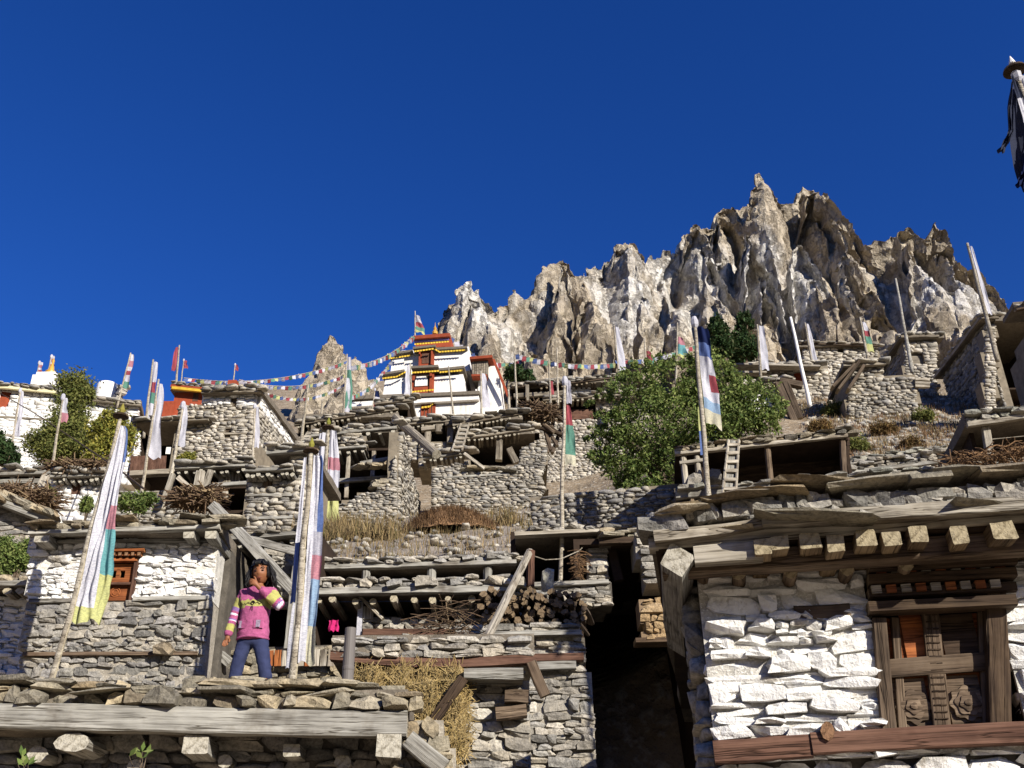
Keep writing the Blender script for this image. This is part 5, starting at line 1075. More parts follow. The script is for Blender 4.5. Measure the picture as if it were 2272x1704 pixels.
for lab, b, t, D, r, fl in (
    ('short roof pole with mixed prayer flag nearest the left end of the long white roof', (76, 862), (88, 802), 56, .08, [P(mult, w=(.3, .4))]), ('roof pole with mixed prayer flag behind the little chorten', (101, 850), (115, 788), 57, .08, [P(mult, w=(.3, .5))]),
    ('tall roof pole with pink and white prayer flag right of the white tank', (262, 895), (290, 783), 56, .09, [P(mult, w=(.3, .6), t=(.97, .3))]), ('pole with white and green prayer flag before the red shrine', (320, 960), (340, 798), 46, .1, [P([(.4, 'white'), (.55, 'red'), (.75, 'green'), (1, 'white')], w=(.3, .5), t=(.97, .2))]),
    ('pole with broad white banner hanging before the orange gateway', (314, 1094), (352, 842), 36, .09, [P(wht, w=(.2, .75), t=(.96, .3))]), ('pole with short white banner in front of the tall stone house', (374, 1094), (407, 893), 30, .08, [P(wht, w=(.15, .4), t=(.96, .5))]),
    ('thin pole with narrow white banner at the corner of the tall stone house', (560, 1035), (566, 897), 38, .07, [P(wht, w=(.2, .35), t=(.96, .3))]), ('pole with white and pink banner beside the olive willow', (112, 1056), (141, 876), 26, .06, [P([(.6, 'white'), (1, 'pink')], w=(.15, .3), t=(.96, .66))]),
    ('white banner pole against the long white house wall', (22, 1015), (46, 862), 46, .08, [P(wht, w=(.2, .5), t=(.96, .3))]), ('pole with dark red pennant on the red shrine roof', (391, 846), (398, 766), 60, .1, [P([(1, 'red')], w=(.3, .5), t=(.95, .3), side=-1)]),
    ('small red pennant on a stick behind the red shrine roof', (402, 846), (408, 797), 63, .06, [P([(1, 'red')], w=(.3, .5), t=(.95, .6))]), ('small red pennant on the shrine chimney', (518, 846), (522, 807), 61, .06, [P([(1, 'red')], w=(.2, .4), t=(.95, .6))]),
    ('bare white pole leaning by the weathered house', (666, 995), (684, 854), 50, .12, []), ('short dark post on the slope below the pinnacle', (712, 935), (716, 886), 56, .12, []),
    ('pole with teal and white banner before the rock pinnacle', (762, 920), (770, 786), 70, .12, [P([(.25, 'white'), (1, 'green')], w=(.4, .9), t=(.95, .1)), P(wht, w=(.4, .7), t=(.6, .0))]), ('small pole with navy, white and red flag before the monastery terrace', (826, 912), (832, 862), 72, .08, [P([(.35, 'navy'), (.7, 'white'), (1, 'red')], w=(.5, .8), t=(.9, .2))]),
    ('white banner pole before the lower red bay of the monastery', (914, 908), (910, 806), 80, .12, [P(wht, w=(.3, .9), t=(.95, .3), side=-1)]), ('bare pole before the right white wall of the monastery', (1006, 922), (995, 812), 80, .12, []), ('white banner pole before the monastery annex', (1068, 912), (1067, 824), 76, .12, [P(wht, w=(.4, 1.1), t=(.95, .1))]),
    ('tall thin pole with white knob right of the monastery', (1148, 915), (1141, 780), 57, .1, []), ('short white post on the slope right of the monastery', (1130, 915), (1128, 864), 66, .14, []), ('thin pole with red ribbon on the long dark roof', (1222, 895), (1217, 798), 57, .09, [P([(1, 'red')], w=(.2, .3), t=(.5, .2))]), ('thin bare pole on the long dark roof', (1238, 895), (1236, 772), 57.5, .09, []),
    ('pole with long white banner against the white cliff foot', (1374, 842), (1362, 722), 64, .1, [P(wht, w=(.4, .9), t=(.97, .1))]), ('pole with red, teal and yellow flag among the upper bush leaves', (1438, 900), (1430, 750), 56, .1, [P([(.4, 'red'), (.7, 'green'), (1, 'yellow')], w=(.3, 1.0), t=(.8, .45))]), ('pole with pink and teal flag left of the dark juniper', (1500, 845), (1503, 716), 60, .1, [P([(.4, 'pink'), (.9, 'teal'), (1, 'yellow')], w=(.4, 1.1), t=(.75, .4))]),
    ('white banner pole beside the roof planks', (1688, 832), (1680, 720), 43, .09, [P(wht, w=(.4, .6), t=(.97, .1))]), ('white banner pole before the long tan house', (1802, 808), (1786, 716), 55, .1, [P(wht, w=(.25, .45), t=(.97, .1))]), ('pole with red, green and yellow flag on the tumbledown hut', (1928, 812), (1908, 704), 40, .09, [P([(.3, 'white'), (.5, 'red'), (.75, 'green'), (1, 'yellow')], w=(.2, .5), t=(.9, .3))]),
    ('flagstaff with white, red, green and yellow flag on the monastery roof', (921, 748), (921, 690), 92, .1, [P([(.35, 'white'), (.6, 'red'), (.85, 'green'), (1, 'yellow')], w=(.5, 1.7), t=(.85, .2), droop=.4)])):
    pole(lab, b, t, D, r * .8, fl)

# strings of prayer flags
_fm = {}
def mini(col, s):
    if (col, s) not in _fm:
        me = bpy.data.meshes.new('flag'); me.from_pydata([(-.5 * s, 0, 0), (.5 * s, 0, 0), (.5 * s, .06 * s, -.55 * s), (.45 * s, .15 * s, -1 * s), (-.45 * s, .1 * s, -1 * s), (-.5 * s, -.05 * s, -.5 * s)], [], [(0, 1, 2, 5), (5, 2, 3, 4)]); me.materials.append(M['cloth_' + col]); _fm[(col, s)] = me
    return _fm[(col, s)]
def string(label, a, Da, b, Db, sag, n, s=.3):
    p0, p1 = at(*a, Da), at(*b, Db); e = tag(empty('prayer_flag_string', p0), label, 'prayer flags', 'strings of prayer flags'); m = MB()
    f = lambda t: (p1 - p0) * t + V3((0, 0, -sag * 4 * t * (1 - t)))
    m.tube([f(i / 20) for i in range(21)], .025, 4); m.build('rope', M['wood_pale'], e)
    cols = ['blue', 'white', 'red', 'green', 'yellow']
    for i in range(n):
        o = bpy.data.objects.new('flag', mini(cols[i % 5] if RN.random() < .8 else 'white', s)); o.location = f((i + .5) / n); o.rotation_euler = (RN.uniform(-.5, .5), RN.uniform(-.2, .2), RN.uniform(-.5, .5)); link(o, e)
string('upper string of prayer flags from the red shrine to the pinnacle', (408, 838), 60, (770, 800), 70, .9, 46)
string('lower string of prayer flags crossing behind the tall stone house', (530, 842), 61, (768, 830), 71, .8, 30)
string('lowest sagging string of prayer flags beside the tall stone house', (582, 868), 61, (766, 850), 71, .9, 26, .26)
string('string of prayer flags climbing to the monastery lantern', (772, 812), 71, (918, 745), 90, .8, 34, .42)
string('string of prayer flags from the pinnacle to the upper terrace', (772, 880), 72, (868, 800), 88, .8, 22, .36)
string('string of prayer flags from the lantern to the rocks', (1000, 745), 92, (1150, 800), 100, 1.5, 18, .55)
string('prayer flags along the white cliff foot', (1142, 785), 58, (1364, 806), 64, .4, 30, .34)
string('prayer flags rising to the dark juniper', (1364, 800), 64, (1572, 752), 66, .5, 22, .34)
def wire(label, pts, r=.012, name='wire', mat=None):
    q = [at(*p) for p in pts]; e = q[0]; m = MB(); m.tube([x - e for x in q], r, 4); o = m.build(name, mat or M['wood_dark'], None); o.location = e; tag(o, label, 'wire')
wire('dark overhead wire running down from the long white house', [(0, 872, 40), (90, 925, 34), (180, 985, 27), (262, 1040, 20), (320, 1085, 16)], .02)
wire('pale rope looping from the red-brown post to the stone pier', [(1180, 1232, 12.9), (1210, 1242, 12.9), (1245, 1240, 13.0), (1285, 1222, 13.2), (1310, 1196, 13.4)], .008, 'rope', M['wood_pale'])

# ladders, leaning pole, stovepipe, washing, firewood
def ladder(label, a, b, D0, D1, w, steps):
    p0, p1 = at(*a, D0), at(*b, D1); e = tag(empty('log_ladder', p0), label, 'ladder', 'ladders'); d = p1 - p0
    for sx in (-1, 1): beam('rail', e, V3((sx * w / 2, 0, 0)), d + V3((sx * w * .42, 0, 0)), w * .14, w * .2, M['wood_pale'])
    for i in range(steps): c = d * ((i + .7) / (steps + .3)); beam('step', e, c + V3((-w / 2, 0, 0)), c + V3((w / 2, 0, 0)), w * .3, w * .26, M['wood_pale'], seg=2)
    beam('back_plank', e, V3((0, w * .2, 0)), d + V3((0, w * .2, 0)), w * .8, w * .12, M['wood_grey'], up=(0, -1, 0))
ladder('pale notched ladder leaning on the long open shed', (1616, 1120), (1628, 976), 19.6, 20.2, .28, 7)
ladder('grey ladder leaning against the timber galleries', (1014, 1000), (1032, 940), 41, 42, .45, 6)
ladder('short ladder on the slope beside the weathered house', (664, 995), (690, 958), 49, 50.5, .4, 5)
def log_thing(name, label, a, b, D0, D1, w, mat, n=8, cat='pole', **k):
    p0, p1 = at(*a, D0), at(*b, D1); o = beam(name, None, p0, p1, w, w, mat, n=n, **k); return tag(o, label, cat)
log_thing('leaning_pole', 'long pale pole leaning from the hay store up to the red-brown post', (1042, 1494), (1176, 1224), 9.9, 12.9, .1, M['wood_pale'], rough=.05)
log_thing('notched_log', 'notched stair log sloping down beside the sunlit ruin wall', (878, 926), (968, 1008), 40, 37, .4, M['wood_far'], cat='stair log')
p = at(770, 1527, 8.95); q = at(772, 1394, 8.95); sp_ = tag(empty('stovepipe', p), 'grey metal stovepipe standing on the low roof', 'stovepipe'); k_ = NT('metal'); k_.color(hexc('#6b6560')); k_.b.inputs['Metallic'].default_value = 0; k_.b.inputs['Roughness'].default_value = .55
lathe('pipe', (0, 0, -.15), [(0, .052), (.3, .052), (.31, .055), (.33, .055), (.34, .052), ((q - p).z + .15, .05), ((q - p).z + .15, .045)], k_.m, sp_, 18); lathe('collar', (0, 0, 0), [(0, .07), (.02, .06)], k_.m, sp_, 18)
o = mesh_obj('cloth', [((i / 8 - .5) * .13 * (1 - .12 * math.sin(j * 1.3)), .02 * math.sin(i * 1.4 + j * .4), -j * .028 - (.012 * math.sin(i * 1.9) if j == 5 else 0)) for j in range(6) for i in range(9)], [(i + j * 9, i + 1 + j * 9, i + 10 + j * 9, i + 9 + j * 9) for j in range(5) for i in range(8)], M['cloth_magenta'], None, True); o.location = at(741, 1376, 12.75); tag(o, 'bright pink cloth hung up in the dark gallery', 'cloth')
fw = tag(empty('firewood_pile', at(1148, 1384, 12.3)), 'stack of split firewood with dark cut ends beside the leaning pole', 'firewood')
fms = []
for i in range(6):
    b_ = beam('log', None, (0, 0, 0), (.55, 0, 0), .085, .075, M['firewood'], n=(6, 7, 5)[i % 3], seg=2, rough=.25); fms.append(b_.data); bpy.data.objects.remove(b_)
for i in range(150):
    t = RN.random(); px = lerp(1064, 1300, t); py = RN.uniform(1308 + 30 * max(0, t - .6), 1384); s = RN.uniform(.6, 1.2)
    o = bpy.data.objects.new('log', RN.choice(fms)); o.location = at(px, py, 12.3 + RN.uniform(-.06, .1)) - fw.location; o.rotation_euler = (RN.uniform(0, 6), RN.uniform(-.15, .15), math.pi / 2 + RN.uniform(-.3, .3)); o.scale = (1, s, s); link(o, fw)
o = tag(empty('log_heap', at(1600, 1125, 18)), 'small heap of orange split logs at the foot of the ladder', 'logs')
for i in range(40):
    l = bpy.data.objects.new('log', RN.choice(fms)); l.location = at(RN.uniform(1530, 1625), RN.uniform(1112, 1130), 18 + RN.uniform(-.2, .2)) - o.location; l.rotation_euler = (RN.uniform(0, 6), 0, math.pi / 2 + RN.uniform(-.5, .5)); l.scale = (.7, 1.1, 1.1); link(l, o)
o = stone_obj('upright_stone', None, M['slate'], at(1215, 1292, 12.6), (.15, .1, .3)); tag(o, 'pale upright slab of stone leaning beside the slim red and green banner pole', 'stone')
M['dry_leaf'] = leaf_mat('dry_leaf', ['#6e5638', '#866a44', '#5c4a34', '#957a50', '#6a6038'])
M['ochre_stone'] = stone_mat('ochre_stone', ['#97805f', '#a38b69', '#8a7253', '#ad9675'])
M['bank0'] = plain('bank0', '#857057', .3, 5, .6)
# ------------------------------------------------------------------ alley houses, banks, brush, grass and trees
AL = House('covered_passage', 'dark alley between the terrace and the whitewashed house, roof added to darken it', 'passage', 1400, 1700, 13.2, 0, base=0)
AL.niche(1300, 1560, 1206, 1800, 0, 6, M['shade_brown'], 'passage')  # dark box added to black out the alley
AL.wall([(1426, 1330), (1560, 1328), (1560, 1418), (1430, 1420), (1434, 1395), (1420, 1372), (1424, 1350)], .35, ch=.09, wr=(.1, .26), mat=M['ochre_stone'], core=M['bank0'], single=60, thick=.4, tilt=.1, wname='wall_over_lintel')
AL.beam('lintel', (1408, 1426), (1560, 1422), .25, .3, .07, M['wood_dark'])
AL.wall([(1408, 1190), (1560, 1186), (1560, 1292), (1428, 1290), (1424, 1250)], .3, ch=.08, wr=(.1, .3), mat=M['tan_stone'], core=M['pale_mortar'], single=60, thick=.6, wname='upper_wall')
AL.roof((1330, 1206), (1570, 1200), .1, 6, M['wood_dark'], fh=.1, rows=((.07, .12, .34), (.06, .12, .3)), smat=M['roof_stone'], mud=M['mud'], single=30)  # roof made up over the alley to shut out sky light
AL.beam('post', (1352, 1200), (1372, 1290), -.3, .14, .14, M['shade_brown'])
TW = House('terrace_wall', 'dark dry-stone wall added for the shade under the big bush', 'wall', 1400, 1140, 23, -12, base=7)
TW.wall([(1180, 1110), (1320, 1092), (1510, 1080), (1510, 1190), (1180, 1215)], 0, **dict(MIDW, mat=M['grey_stone']))  # grey wall made up to fill the dark below the leaves
def hit(px, py, d0=6, d1=140):
    D = d0
    while D < d1:
        p = at(px, py, D)
        if p.z < ground_z(p.x, p.y): return p
        D += max(.15, D * .012)
    return None
def arr_mesh(name, V, Fc, mat, parent=None):
    V = np.asarray(V, float).reshape(-1, 3); Fc = np.asarray(Fc, np.int32); me = bpy.data.meshes.new(name)
    me.vertices.add(len(V)); me.vertices.foreach_set('co', V.ravel()); me.loops.add(Fc.size); me.loops.foreach_set('vertex_index', Fc.ravel())
    me.polygons.add(len(Fc)); me.polygons.foreach_set('loop_start', np.arange(0, Fc.size, Fc.shape[1], dtype=np.int32)); me.materials.append(mat); me.update(calc_edges=True); me.validate()
    return link(bpy.data.objects.new(name, me), parent)
rs = np.random.RandomState(3)
def leaves(name, blobs, D, n, size, mat, parent, dd=1.0, clump=.16):
    """leaf-sized faces gathered in clumps through the crown; blobs in pixels at distance D"""
    C = []; wts = []
    for px, py, rx, ry in blobs:
        c = at(px, py, D); s = (at(px + 1, py, D) - c).length; C.append((np.array(c), rx * s, ry * s)); wts.append(rx * ry)
    wts = np.array(wts, float) / sum(wts); pts = []
    for (c, rx, ry), w in zip(C, wts):
        k = max(3, int(w * n / 60)); d = rs.normal(size=(k, 3)); d /= np.linalg.norm(d, axis=1)[:, None]; rad = rs.uniform(.45, 1.0, (k, 1)) ** .6
        cc = c + d * rad * np.array([rx, rx * dd, ry]); cs = clump * rs.uniform(.6, 1.5, k) * (rx + ry) * .5
        m = int(w * n / k); q = np.repeat(cc, m, 0) + rs.normal(size=(k * m, 3)) * np.repeat(cs, m)[:, None]; pts.append(q)
    P_ = np.concatenate(pts); N = len(P_); a = rs.normal(size=(N, 3)); a /= np.linalg.norm(a, axis=1)[:, None]; b = rs.normal(size=(N, 3)); b -= a * (a * b).sum(1)[:, None]; b /= np.linalg.norm(b, axis=1)[:, None]
    s = size * rs.uniform(.6, 1.4, (N, 1)); o = np.array(parent.location) if parent else 0
    V = np.stack([P_ - a * s, P_ - b * s * .45, P_ + a * s, P_ + b * s * .45], 1) - o
    return arr_mesh(name, V, np.arange(N * 4).reshape(N, 4), mat, parent)
def tree(name, label, cat, base, D, blobs, n, size, mat, limbs=6, dd=1.0, tr=.12, group=None, clump=.16):
    p = at(*base, D); e = tag(empty(name, p), label, cat, group); m = MB(); rg = random.Random(int(base[0]))
    tops = [at(b[0], b[1], D) - p for b in blobs]
    for i in range(limbs):
        t = tops[i % len(tops)] + V3((rg.uniform(-.2, .2), rg.uniform(-.4, .4), 0)); k = V3((t.x * .25, t.y * .3, t.z * .45)) + V3((rg.uniform(-.15, .15), rg.uniform(-.15, .15), 0))
        m.tube([V3((0, 0, -.5)), V3((rg.uniform(-.05, .05), 0, t.z * .2)), k, t * .8, t], [tr, tr * .8, tr * .5, tr * .25, tr * .06], 6)
    m.build('trunk', M['bark'], e, True); leaves('crown', blobs, D, n, size, mat, e, dd, clump); return e
tree('leafy_bush', 'big green leafy bush in the middle of the slope behind the long shed', 'bush', (1500, 1130), 26, [(1400, 880, 70, 55), (1490, 850, 80, 62), (1590, 865, 85, 75), (1675, 895, 62, 62), (1450, 965, 100, 80), (1550, 945, 110, 80), (1385, 1000, 68, 75), (1430, 1075, 62, 55), (1350, 940, 42, 42), (1500, 1050, 60, 60), (1690, 935, 45, 45), (1410, 825, 40, 26), (1620, 930, 80, 60), (1560, 800, 45, 26), (1325, 905, 25, 22), (1318, 960, 24, 22), (1345, 870, 26, 16), (1390, 1095, 50, 40), (1730, 900, 22, 26), (1455, 800, 30, 16), (1640, 835, 30, 18), (1330, 1010, 24, 30)], 46000, .055, M['leaf'], 16, .9, clump=.11)
for i, (bx, by, bl) in enumerate((((1610, 805), 0, [(1592, 735, 20, 32), (1600, 770, 28, 24)]), ((1655, 805), 0, [(1655, 712, 22, 14), (1640, 740, 18, 16), (1650, 775, 34, 28), (1625, 790, 30, 20)]))):
    tree('juniper', ('tall dark juniper before the white cliff foot', 'spreading dark juniper beside the white banner pole')[i], 'tree', bx, 68 + i, bl, 9000, .16, M['leaf_dark'], 5, 1, .2, 'junipers', .14)
tree('juniper', 'low dark juniper right of the monastery', 'tree', (1150, 850), 88, [(1145, 828, 24, 18), (1165, 838, 18, 14)], 4000, .2, M['leaf_dark'], 3, 1, .15, 'junipers')
tree('willow', 'olive green willow before the long white house', 'tree', (150, 1045), 42, [(165, 850, 34, 26), (175, 875, 30, 25), (155, 910, 36, 34), (150, 960, 45, 42), (125, 1000, 50, 36), (175, 1000, 45, 34), (90, 985, 28, 30)], 26000, .075, M['leaf_olive'], 9, .8, .12, clump=.22)
tree('yellow_bush', 'yellow-green bush right of the olive willow', 'bush', (245, 1045), 40, [(225, 960, 32, 34), (250, 930, 26, 24), (265, 975, 28, 36), (230, 1005, 38, 30)], 12000, .08, M['leaf_yellow'], 5, .8, .08, clump=.2)
tree('green_bush', 'dark green bush at the left edge below the long white house', 'bush', (5, 1050), 36, [(0, 1005, 28, 32), (22, 1020, 20, 20), (-20, 980, 25, 30)], 8000, .07, M['leaf_dark'], 4, .8, .08)
tree('green_bush', 'grassy green bush against the mud wall at the left edge', 'bush', (35, 1275), 12.9, [(20, 1245, 30, 28), (50, 1230, 25, 36), (5, 1215, 18, 25)], 9000, .022, M['leaf'], 5, .5, .02)
for i, (bx, bl, D, mt, lb) in enumerate((((300, 1140), [(300, 1115, 42, 18), (330, 1105, 20, 12)], 21, 'leaf', 'green creeper on the rubble wall below the orange gateway'), ((190, 1140), [(192, 1120, 12, 18)], 22.5, 'leaf', 'green weeds beside the small whitewashed house'), ((410, 1030), [(405, 1020, 16, 10), (420, 1012, 14, 12)], 34, 'leaf_yellow', 'reddish green weeds at the foot of the tall stone house'), ((110, 1115), [(105, 1098, 18, 14)], 22, 'leaf_olive', 'olive weeds beside the slanting plank'))):
    tree('weeds', lb, 'weeds', bx, D, bl, 3500, .035, M[mt], 3, .5, .02)
# sprigs below the eaves of the low house
for i, (px, py) in enumerate(((62, 1708), (310, 1700))):
    p = at(px, py + 40, 7.6); e = tag(empty('sprig', p), ('young leafy sprig under the joist at the left', 'young leafy sprig with pale buds below the grey fascia beam')[i], 'plant'); m = MB()
    for k in range(5):
        t = at(px + RN.uniform(-28, 28), py - RN.uniform(5, 40), 7.6 + RN.uniform(-.1, .1)) - p; m.tube([V3((0, 0, -.4)), t * .5, t], [.006, .004, .002], 5)
        for q_ in range(2):
            a = V3((RN.uniform(-1, 1), RN.uniform(-.4, .4), RN.uniform(.1, 1))).normalized() * RN.uniform(.05, .09); b_ = a.orthogonal().normalized() * .018
            mesh_obj('leaf', [t, t + a * .5 + b_, t + a, t + a * .5 - b_], [(0, 1, 2, 3)], M['leaf'], e)
    m.build('stem', M['bark'], e)

# earth bank and brush mound in the middle
def sheet(name, rows, mat, amp, label, kind='structure', nx=40, sub=6):
    """surface through rows of (pixel, pixel, distance) points"""
    V = []; rws = []
    for r_ in rows:
        rws.append([at(*p) for p in r_])
    def row(r_, t):
        x = t * (len(r_) - 1); i = min(int(x), len(r_) - 2); return r_[i].lerp(r_[i + 1], x - i)
    ny = (len(rws) - 1) * sub
    for j in range(ny + 1):
        y = j / sub; k = min(int(y), len(rws) - 2)
        for i in range(nx + 1):
            p = row(rws[k], i / nx).lerp(row(rws[k + 1], i / nx), y - k); V.append(p + V3((0, 0, 1)) * (noise.noise(p * 1.3) * amp + noise.noise(p * 4) * amp * .4))
    Fc = [(j * (nx + 1) + i, j * (nx + 1) + i + 1, (j + 1) * (nx + 1) + i + 1, (j + 1) * (nx + 1) + i) for j in range(ny) for i in range(nx)]
    o = mesh_obj(name, V, Fc, mat, None, True); return tag(o, label, kind=kind)
M['bank'] = plain('bank', '#9a8f80', .35, 2.2, .9, speck='#7a6e5e', dist=.08)
bank = sheet('earth_bank', [[(690, 1262, 15.2), (900, 1255, 15.2), (1150, 1250, 15.2)], [(700, 1225, 18), (900, 1205, 18), (1150, 1192, 18)], [(700, 1190, 24), (890, 1170, 24), (1160, 1160, 24)], [(700, 1172, 28), (890, 1150, 28), (1180, 1130, 28)]], M['bank'], .12, 'grey and rusty earth bank below the ruins')
def blades(name, pts, h, w, mat, label=None, lean=.5, parent=None):
    P_ = np.array([tuple(p) for p in pts]); N = len(P_); a = rs.uniform(0, 6.28, N); hh = h * rs.uniform(.5, 1.3, N); ln = rs.uniform(0, lean, N); d = np.stack([np.cos(a), np.sin(a), np.zeros(N)], 1); p2 = np.stack([-np.sin(a), np.cos(a), np.zeros(N)], 1)
    up = np.array([0, 0, 1.0]); mid = P_ + d * (hh * ln * .4)[:, None] + up * (hh * .55)[:, None]; tip = P_ + d * (hh * ln)[:, None] + up * hh[:, None]
    V = np.stack([P_ - p2 * w, P_ + p2 * w, mid + p2 * w * .7, mid - p2 * w * .7, tip], 1); o5 = np.arange(N)[:, None] * 5
    o = arr_mesh(name, V, np.concatenate([o5 + np.array([0, 1, 2]), o5 + np.array([0, 2, 3]), o5 + np.array([3, 2, 4])]), mat, parent)
    return tag(o, label, kind='stuff')
def tufts(poly, n, per, spread, hitf=hit):
    out = []; xs = [p[0] for p in poly]; ys = [p[1] for p in poly]; k = 0
    while k < n:
        x, y = RN.uniform(min(xs), max(xs)), RN.uniform(min(ys), max(ys))
        if not inpoly(x, y, poly): continue
        k += 1; p = hitf(x, y)
        if p is None: continue
        for _ in range(per):
            q = p + V3((RN.gauss(0, spread), RN.gauss(0, spread), 0)); out.append((q.x, q.y, ground_z(q.x, q.y) - .03))
    return out
slope = [(1770, 900), (1860, 860), (2000, 880), (2080, 850), (2290, 800), (2290, 960), (2140, 1010), (1900, 1040), (1880, 960), (1790, 960)]
blades('dry_grass', tufts(slope, 300, 18, .16), .3, .012, M['dry_grass'], 'tufts of tan dry grass on the right bank')
blades('dry_brush', tufts(slope, 240, 26, .2), .3, .012, M['red_brush'], 'reddish dry brush on the right bank')
blades('sparse_grass', tufts([(640, 940), (1200, 860), (1200, 920), (640, 990)], 120, 12, .3) + tufts([(1780, 770), (2100, 780), (2000, 850), (1800, 860)], 200, 16, .25), .5, .02, M['dry_grass'], 'sparse dry grass on the upper slope')
lst = []
for _ in range(5200):
    x, y = RN.uniform(1770, 2290), RN.uniform(800, 1050)
    if not inpoly(x, y, slope): continue
    p = hit(x, y)
    if p: s = RN.uniform(.08, .4) * RN.uniform(.5, 1); lst.append((p, (s, s * .8, s * .5), (RN.uniform(-.3, .3), RN.uniform(-.3, .3), RN.uniform(0, 6))))
tag(stones_joined('scree_stones', lst, M['tan_stone'], None), 'loose pale stones scattered on the right bank')
for i, (px, py, w, hh, mt) in enumerate(((1850, 905, 34, 22, 'leaf_olive'), (1930, 900, 26, 20, 'dry_leaf'), (1985, 880, 30, 30, 'dry_leaf'), (2060, 835, 22, 30, 'leaf_olive'), (1820, 945, 30, 24, 'dry_leaf'), (1900, 985, 34, 22, 'leaf_olive'), (1960, 950, 30, 22, 'dry_leaf'), (2190, 875, 36, 18, 'dry_leaf'), (2050, 920, 30, 18, 'leaf_olive'), (2020, 985, 28, 20, 'dry_leaf'))):
    p = hit(px, py + hh)
    if p is None: continue
    D = p.y; lb = ('olive thorn bush at the foot of the white pole', 'rusty bush below the tumbledown hut', 'tall rusty bush beside the tumbledown hut wall', 'upright grassy bush beside the plank door hut', 'rusty bush left of the grassy bank near the long shed', 'low olive bush above the stone parapet', 'rusty bush in the middle of the grassy bank', 'low rusty bush below the dark sided house', 'olive bush among the loose stones of the bank', 'rusty bush just above the parapet')[i]
    e = tag(empty('thorn_bush', p), lb, 'bush', 'bushes on the grassy bank'); m = MB()
    for k in range(9):
        t = at(px + RN.uniform(-w, w), py + RN.uniform(-hh, hh * .3), D) - p; m.tube([V3((0, 0, -.2)), t * .5, t], [.03, .02, .006], 5)
    m.build('stems', M['bark'], e); leaves('crown', [(px, py, w * .6, hh * .6), (px - w * .4, py + hh * .3, w * .5, hh * .5), (px + w * .4, py + hh * .25, w * .5, hh * .5)], D, 2600, .05, M[mt], e, .8, .3)
# mound
m_c = at(1000, 1188, 21.5); V = [(math.cos(a) * r * 1.15, math.sin(a) * r * .7, .95 * (1 - r * r) ** 1 * .62 + noise.noise(V3((math.cos(a) * r * 3, math.sin(a) * r * 3, 0))) * .12) for r in np.linspace(0.001, 1, 10) for a in np.linspace(0, 6.283, 33)[:-1]]
mo = tag(empty('brush_mound', m_c), 'rounded heap of brown brushwood on the earth bank', 'brush heap'); mesh_obj('heap', V, [(j * 32 + i, j * 32 + (i + 1) % 32, (j + 1) * 32 + (i + 1) % 32, (j + 1) * 32 + i) for j in range(9) for i in range(32)], M['red_brush'], mo, True)
bp = []
for _ in range(6000):
    a, r = RN.uniform(0, 6.28), RN.uniform(0, 1) ** .5; bp.append((math.cos(a) * r * 1.15, math.sin(a) * r * .7, .58 * (1 - r * r) - .02))
blades('twigs', bp, .16, .007, M['red_brush'], None, 1.4, mo)
def onbank(n, x0, x1, y0, y1, z=0):
    """random points of the earth bank that the pixel box covers"""
    me = bank.data; vs = [v.co for v in me.vertices]; out = []
    while len(out) < n:
        v = RN.choice(vs); out.append((v.x + RN.uniform(-.12, .12), v.y + RN.uniform(-.2, .2), v.z))
    return out
blades('bank_grass', onbank(3500, 0, 0, 0, 0), .22, .006, M['dry_grass'], 'thin dry grass on the earth bank', .9)
blades('bank_brush', [(p_.x + RN.gauss(0, .25), p_.y + RN.gauss(0, .3), p_.z - .1 + RN.uniform(-.1, .1)) for p_ in [at(760, 1180, 22), at(720, 1195, 21), at(800, 1195, 20.5), at(850, 1190, 20), at(1120, 1165, 23)] for _ in range(700)], .4, .008, M['dry_grass'], 'clumps of tall tan grass at the foot of the ruin', .8)
lst = [(V3(p_) + V3((0, 0, .02)), (RN.uniform(.06, .22), .15, .07), (RN.uniform(-.3, .3), RN.uniform(-.3, .3), RN.uniform(0, 6))) for p_ in onbank(260, 0, 0, 0, 0)]
tag(stones_joined('bank_stones', lst, M['tan_stone'], None), 'loose stones on the earth bank')
# brushwood stacks on roofs
def brush(label, a, b, D, h, n, mat='twigs', L=.7, w=.03, name='brushwood'):
    p0, p1 = at(*a, D), at(*b, D); e = tag(empty(name, p0), label, 'brushwood', 'stacks of brushwood'); m = MB()
    for _ in range(n):
        q = p0.lerp(p1, RN.random()) - p0 + V3((0, RN.uniform(-.3, .4), RN.uniform(0, h))); d = V3((RN.gauss(0, 1), RN.gauss(0, .5), RN.gauss(0, .25))).normalized() * L * RN.uniform(.3, .6)
        m.tube([q - d, q + V3((0, 0, .02)), q + d], [w, w * .9, w * .5], 5)
    tag(m.build('sticks', M[mat], e), kind='stuff')
brush('brown brushwood stacked on the small whitewashed house', (118, 1046), (232, 1044), 23.8, .16, 420, w=.016)
brush('rusty brushwood spilling below the low left shed', (10, 1112), (112, 1120), 22, .3, 480, w=.016)
brush('stacked sticks under the two-level shed', (392, 1122), (480, 1118), 22.6, .32, 420, w=.018)
brush('dark sticks tangled beside the lean-to', (1165, 925), (1225, 930), 42.5, .6, 380, w=.035, L=1.0)
brush('dry branches lying before the gallery house', (930, 1440), (1050, 1430), 11.6, .45, 90, w=.006, L=.5)
brush('dry thorn bush on the shed terrace', (1275, 1270), (1300, 1268), 12.8, .2, 60, 'red_brush', .22, .005)
brush('dry brushwood heaped on the right house roof', (2090, 1052), (2300, 1020), 9.5, .12, 420, 'red_brush', .25, .006)
